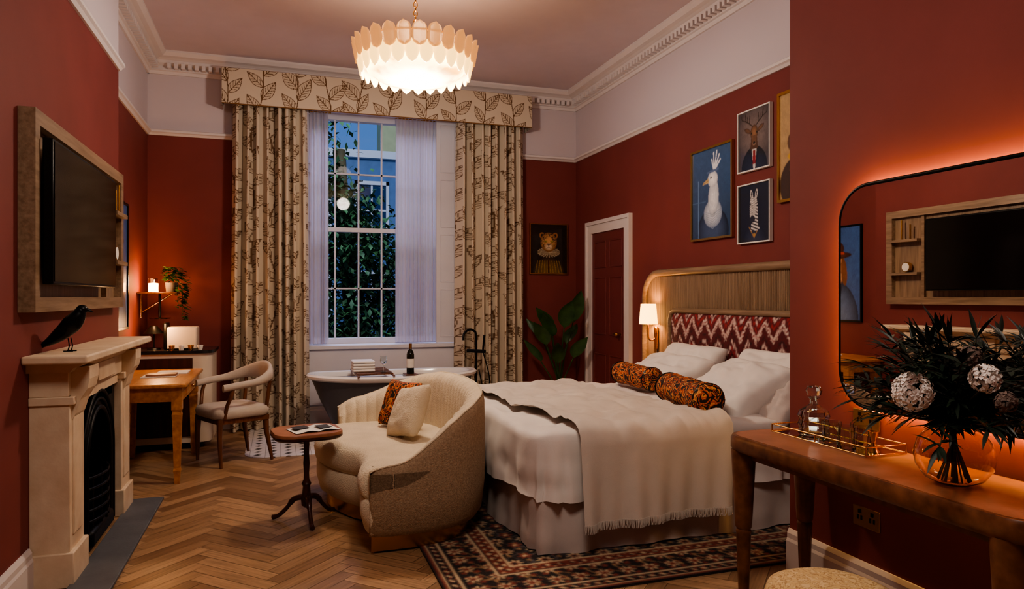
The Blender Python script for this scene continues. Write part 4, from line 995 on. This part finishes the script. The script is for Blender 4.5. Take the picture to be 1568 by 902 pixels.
tcn=nt.nodes.new('ShaderNodeTexCoord'); nt.links.new(tcn.outputs['Object'],ns.inputs['Vector'])
rp=nt.nodes.new('ShaderNodeValToRGB'); rp.color_ramp.elements[0].position=.4; rp.color_ramp.elements[1].position=.55; rp.color_ramp.elements[0].color=(*[c*.4 for c in lin(255,170,60)],1); rp.color_ramp.elements[1].color=(*lin(255,218,140),1)
nt.links.new(ns.outputs['Fac'],rp.inputs['Fac']); nt.links.new(rp.outputs['Color'],b.inputs['Emission Color']); b.inputs['Emission Strength'].default_value=6
lathe('diffuser',[(.001,-.05),(.15,-.045),(.28,-.02),(.355,.03),(.37,.07)],(cx_,cy_,3.04),dmat,chd,40,cap=False)
tube('stem',[(cx_,cy_,3.22),(cx_,cy_,3.40)],.012,M['brass'],chd)
k=0; z=3.41
while z<ZC-.06:
    R=[(cx_+(.014*math.cos(a) if k%2 else 0),cy_+(0 if k%2 else .014*math.cos(a)),z+.022*math.sin(a)) for a in [2*pi*j/12 for j in range(12)]]
    tube('chain_link_%d'%k,R,.0035,M['brass'],chd,6,True); z+=.033;k+=1
lathe('canopy',[(.001,-.07),(.02,-.06),(.06,-.02),(.065,-.002),(.001,-.0015)],(cx_,cy_,ZC),M['brass'],chd)
# ------------------------------------------------------------------ PARTITION: mirror, table
mr=G('backlit_mirror')
mc=(1.95,1.405)
mw,mh=1.24,.98
def mrr(w,h,r): return rr(mc[0],mc[1],w,h,r,10)
prismX('glass',mrr(mw-.02,mh-.02,.15),PX-.062,PX-.058,M['mirror'],mr)
prismX('backing',mrr(mw-.01,mh-.01,.155),PX-.057,PX-.045,M['black'],mr)
tube('frame',[(PX-.055,y,z) for y,z in mrr(mw,mh,.16)],.008,M['black'],mr,8,True)
tube('led_strip',[(PX-.032,y,z) for y,z in mrr(mw-.03,mh-.03,.15)],.007,M['led'],mr,8,True)
boxes('standoffs',[(PX-.045,PX-.001,1.7,1.75,1.3,1.5),(PX-.045,PX-.001,2.2,2.25,1.3,1.5)],M['black'],mr)
ct=G('console_table')
tp2=rr(2.235,2.12,.47,1.46,.11,8)
loft('top_edge',[[(2.235+(x-2.235)*.96,2.12+(y-2.12)*.985,.685) for x,y in tp2],[(x,y,.70) for x,y in tp2],[(x,y,.745) for x,y in tp2],[(2.235+(x-2.235)*.975,2.12+(y-2.12)*.99,.757) for x,y in tp2]],M['burl'],ct)
loft('top_inset',[[(2.235+(x-2.235)*.92,2.12+(y-2.12)*.975,.75) for x,y in tp2],[(2.235+(x-2.235)*.92,2.12+(y-2.12)*.975,.7585) for x,y in tp2]],M['leather'],ct,ang=30)
boxes('apron',[(2.06,2.42,1.46,2.78,.65,.69)],M['burl'],ct)
for k,(x,y) in enumerate([(2.06,2.76),(2.41,2.76),(2.06,1.5),(2.41,1.5)]):
    lathe('leg_%d'%k,[(.02,.001),(.024,.01),(.034,.30),(.036,.31),(.031,.32),(.037,.33),(.04,.37),(.054,.64),(.056,.69)],(x,y,0),M['burl'],ct,24)
ty=G('brass_glass_tray'); tz=.759
tx0,tx1,tya,tyb=2.22,2.43,2.20,2.76
box('base',tx0,tx1,tya,tyb,tz,tz+.006,M['mirror'],ty)
L=[]
for z in (tz+.006,tz+.04):
    q=[(tx0,tya,z),(tx1,tya,z),(tx1,tyb,z),(tx0,tyb,z)]
    for a in range(4): L.append(([q[a],q[(a+1)%4]],.0028))
for (x,y) in ((tx0,tya),(tx1,tya),(tx1,tyb),(tx0,tyb),((tx0),(tya+tyb)/2)): L.append(([(x,y,tz+.003),(x,y,tz+.042)],.0028))
tubes('rails',L,M['brass'],ty)
def vessel(name,c,prof,th,m,seg=32,ang=40):
    g=G(name); inn=[(max(r-th,.001),z+(th if i==0 else 0)) for i,(r,z) in enumerate(prof)]
    pr=[(.001,prof[0][1])]+prof+inn[::-1]+[(.001,inn[0][1])]
    lathe('body',pr,c,m,g,seg,cap=False,ang=ang); return g
dz=tz+.007
facet=[(.062,0),(.072,.012),(.064,.03),(.072,.05),(.064,.07),(.072,.09),(.066,.11),(.036,.13),(.02,.142),(.019,.165),(.03,.175)]
g=vessel('crystal_decanter',(2.34,2.62,dz),facet,.005,M['glass'],12,20)
lathe('stopper',[(.014,.155),(.014,.177),(.03,.184),(.036,.205),(.026,.225),(.001,.23)],(2.34,2.62,dz),M['glass'],g,8,ang=20)
vessel('whisky_tumbler',(2.30,2.47,dz),[(.036,0),(.043,.09)],.004,M['glass'],12,20)
vessel('whisky_tumbler',(2.375,2.38,dz),[(.036,0),(.043,.09)],.004,M['glass'],12,20)
vessel('whisky_tumbler',(2.28,2.36,dz),[(.036,0),(.043,.09)],.004,M['glass'],12,20)
jg=G('brass_jigger'); lathe('body',[(.024,0),(.009,.035),(.008,.04),(.022,.085),(.020,.085),(.006,.045)],(2.31,2.25,dz),M['brass'],jg,24,cap=False)
vx,vy,vz=2.20,1.80,.76
g=vessel('round_glass_vase',(vx,vy,vz),[(.05,0),(.09,.02),(.118,.06),(.125,.10),(.112,.15),(.08,.185),(.055,.198),(.058,.215)],.003,M['amber'],40)
bq=G('flower_bouquet'); L=[];V=[];F=[]
r=random.Random(11)
for k in range(64):
    a=r.random()*6.28; sp_=r.uniform(.06,.32); top=Vector((vx+math.cos(a)*sp_*.85,vy+math.sin(a)*sp_*1.25,vz+r.uniform(.26,.56)-sp_*.3))
    if top.x>2.38: top.x=2.38-r.random()*.05
    b0=Vector((vx-math.cos(a)*.05,vy-math.sin(a)*.05,vz+.012)); mid=Vector((vx+math.cos(a)*.02,vy+math.sin(a)*.02,vz+.21))
    C_=cat([b0,(b0+mid)/2,mid,(mid+top)/2+Vector((0,0,.03)),top],5); 
    if k<30: L.append((C_,.0028))
    else: L.append((C_[10:],.002))
    for i in range(10,len(C_)):
        for s in range(3):
            an=r.random()*6.28; d=Vector((math.cos(an),math.sin(an),r.uniform(-.1,.9)))
            if C_[i].x+d.x*.1>2.41: d.x=-abs(d.x)
            leafVF(V,F,C_[i],d,r.uniform(.06,.11),r.uniform(.012,.022),.5,4,.2)
    d=(C_[-1]-C_[-3]).normalized()
    if d.x>.2 and top.x>2.3: d.x=-.1
    for s in range(4):
        leafVF(V,F,C_[-1],d+Vector((r.uniform(-.5,.2),r.uniform(-.5,.5),r.uniform(-.2,.5))),r.uniform(.08,.13),.016,.5,5,.2)
mk('foliage',V,F,M['dleaf'],bq,True,0); tubes('stems',L,M['stem'],bq,6)
def flowerhead(nm,fl,mm):
    V=[];F=[]
    for (fx_,fy_,fz_,R_) in fl:
        for k in range(int(360*(R_/.06)**2)):
            zz=r.uniform(-1,1);a=r.random()*6.28;q=math.sqrt(1-zz*zz); d=Vector((q*math.cos(a),q*math.sin(a),zz)); c0=Vector((fx_,fy_,fz_))+d*R_*r.uniform(.85,1.0)
            t1=d.orthogonal().normalized(); t1=Matrix.Rotation(r.random()*6.28,3,d)@t1; t2=d.cross(t1); s=.008; kk=len(V)
            V+=[c0+t1*s,c0+t2*s+d*.003,c0-t1*s,c0-t2*s+d*.003]; F.append((kk,kk+1,kk+2,kk+3))
    mk(nm,V,F,mm,bq)
flowerhead('hydrangea_head',[(1.97,1.76,1.09,.064),(2.06,1.58,1.15,.045)],M['flower']); flowerhead('dried_flowers',[(2.10,1.66,1.21,.034),(2.04,1.50,1.09,.03)],M['mauve'])
tubes('hydrangea_stem',[(cat([(vx,vy,vz+.02),(vx-.01,vy,vz+.2),(2.0,1.77,1.05)],6),.004),(cat([(vx,vy,vz+.02),(vx-.01,vy,vz+.2),(2.08,1.6,1.12)],6),.004)],M['stem'],bq)
for (y,z) in ((2.47,.41),(2.47,.85)):
    g=G('power_socket'); box('plate',PX-.008,PX-.001,y-.075,y+.075,z-.045,z+.045,M['socket'],g,.003); boxes('holes',[(PX-.010,PX-.007,y+s-.004,y+s+.004,z-.014,z+.006) for s in (-.045,-.025,.025,.045)],M['black'],g); boxes('switch',[(PX-.012,PX-.007,y+s-.006,y+s+.006,z+.015,z+.032) for s in (-.035,.035)],M['black'],g)
stl=G('upholstered_stool'); sc=(1.64,1.76,0)
lathe('cushion',[(.17,.40),(.195,.415),(.20,.45),(.19,.48),(.15,.497),(.08,.505),(.001,.507)],sc,M['stoolfab'],stl,40,ang=60); lathe('seat_ring',[(.17,.36),(.19,.37),(.19,.405),(.17,.41)],sc,M['burl'],stl,40)
for k in range(4): a=pi/4+pi/2*k; tube('leg_%d'%k,[(sc[0]+.14*math.cos(a),sc[1]+.14*math.sin(a),.37),(sc[0]+.16*math.cos(a),sc[1]+.16*math.sin(a),0.002)],[.024,.014],M['burl'],stl)
# ------------------------------------------------------------------ OUTSIDE
bl=G('street_building')
fac=mat('render_facade',(104,128,160),rough=.9,var=.1); ylw=mat('stucco_yellow',(206,196,140),rough=.9,var=.05)
box('facade',-6,3.05,19,20,-4,5.3,fac,bl); box('annexe',2.75,9,20,21,-4,7.5,ylw,bl)
Bx=[];Bg=[]
for ix in range(-5,3):
    for iz in range(-1,2):
        x=ix*1.5+.4; z=iz*2.4+.6
        if x+.9>3.0: continue
        Bx+=[(x,x+.9,18.9,19,z,z+.08),(x,x+.9,18.9,19,z+1.4,z+1.5),(x,x+.08,18.9,19,z,z+1.5),(x+.82,x+.9,18.9,19,z,z+1.5),(x+.42,x+.47,18.95,19,z,z+1.5),(x,x+.9,18.95,19,z+.7,z+.75)]
        Bg.append((x+.05,x+.85,18.97,18.995,z+.05,z+1.45))
boxes('window_frames',Bx,M['white'],bl); boxes('window_glass',Bg,mat('dusk_glass',(40,60,90),rough=.1),bl)
boxes('cornice_band',[(-6,3.05,18.8,19,5.1,5.3)],M['white'],bl)
te=G('street_tree'); tube('trunk',cat([(1.2,12.6,-4),(1.3,12.5,-1),(1.15,12.6,1.5),(1.0,12.7,4)],5),[.16]*8+[.11]*8,M['stem'],te)
V=[];F=[];r=random.Random(4)
cl=[(1.0,12.2,.6,1.0),(1.7,12.6,1.2,.9),(.9,12.7,2.2,.95),(1.5,12.2,2.2,.7),(.6,12.4,3.4,.6),(.4,12.2,4.3,.65),(1.3,12.4,-.4,1.0),(2.6,12.5,1.6,1.0),(-.2,12.5,1.6,1.0),(1.2,12.5,2.9,.5)]
for (a,b_,c_,R_) in cl:
    for k in range(int(1700*R_**2)+60):
        q=Vector((r.gauss(0,.5),r.gauss(0,.5),r.gauss(0,.5)))*R_*.9
        leafVF(V,F,Vector((a,b_,c_))+q,(r.uniform(-1,1),r.uniform(-1,1),r.uniform(-.8,.4)),r.uniform(.10,.17),.085,.5,2)
mk('crown',V,F,M['tleaf'],te)
box('ground_outside',-12,14,8.5,26,-4.2,-4.0,M['slate'])
# ------------------------------------------------------------------ recentre empties
bpy.context.view_layer.update()
for g in GR:
    if g.auto:
        pts=[ch_.matrix_world@Vector(c_) for ch_ in g.e.children for c_ in ch_.bound_box]
        if not pts: continue
        xs=[q.x for q in pts];ys=[q.y for q in pts];zs_=[q.z for q in pts]
        L_=Vector(((min(xs)+max(xs))/2,(min(ys)+max(ys))/2,min(zs_))); g.e.location=L_
        for ch_ in g.e.children: ch_.matrix_parent_inverse=Matrix.Translation(-L_)
# ------------------------------------------------------------------ LIGHTS
def plight(name,loc,e,c,r=.05):
    l=bpy.data.lights.new(name,'POINT'); l.energy=e; l.color=c; l.shadow_soft_size=r; o=bpy.data.objects.new(name,l); o.location=loc; COL.objects.link(o); return o
def alight(name,loc,rot,size,e,c,sy=None):
    l=bpy.data.lights.new(name,'AREA'); l.energy=e; l.color=c; l.size=size
    if sy: l.shape='RECTANGLE'; l.size_y=sy
    o=bpy.data.objects.new(name,l); o.location=loc; o.rotation_euler=rot; COL.objects.link(o); return o
warm=(1,.62,.32)
plight('chandelier_light',(cx_,cy_,2.88),82,(1,.86,.74),.10)
plight('chandelier_uplight',(cx_,cy_,3.36),13,(1,.84,.80),.12)
plight('sconce_light',(sx-.02,sy,1.22),10,warm,.04)
plight('lantern_light',(-1.1,7.4,1.55),8,(1,.5,.2),.04)
plight('table_lamp_light',(-1.05,7.1,1.15),7,(1,.5,.2),.05)
alight('entry_fill_light',(.4,1.2,3.75),(math.radians(10),0,0),.9,52,(1,.86,.74),.9)  # unseen soft fill added below the ceiling to lift the room, no fitting
alight('window_dusk_light',(1.1,9.4,5.0),(math.radians(-48),0,0),2.4,190,(.6,.64,1.0),1.6)
alight('outdoor_fill_light',(1.2,9.6,7.0),(math.radians(55),0,0),3.0,420,(.75,.88,1.0),2.0)  # added fill above the window view, brightens tree and facade; no lamp post
w=bpy.data.worlds.new('dusk'); bpy.context.scene.world=w; w.use_nodes=True
bg=w.node_tree.nodes['Background']; bg.inputs[0].default_value=(.13,.30,.75,1); bg.inputs[1].default_value=.55
# ------------------------------------------------------------------ CAMERA
cd=bpy.data.cameras.new('camera'); cd.sensor_width=36; cd.lens=36*1070/1568; cd.shift_y=.0026; cd.clip_start=.05
co=bpy.data.objects.new('camera',cd); co.location=(0,0,1.4); co.rotation_euler=(math.radians(90),0,math.radians(-18.4)); COL.objects.link(co)
bpy.context.scene.camera=co
try:
    bpy.context.scene.view_settings.view_transform='AgX'; bpy.context.scene.view_settings.look='AgX - Medium High Contrast'; bpy.context.scene.view_settings.exposure=.18
except Exception as ex: print(ex)
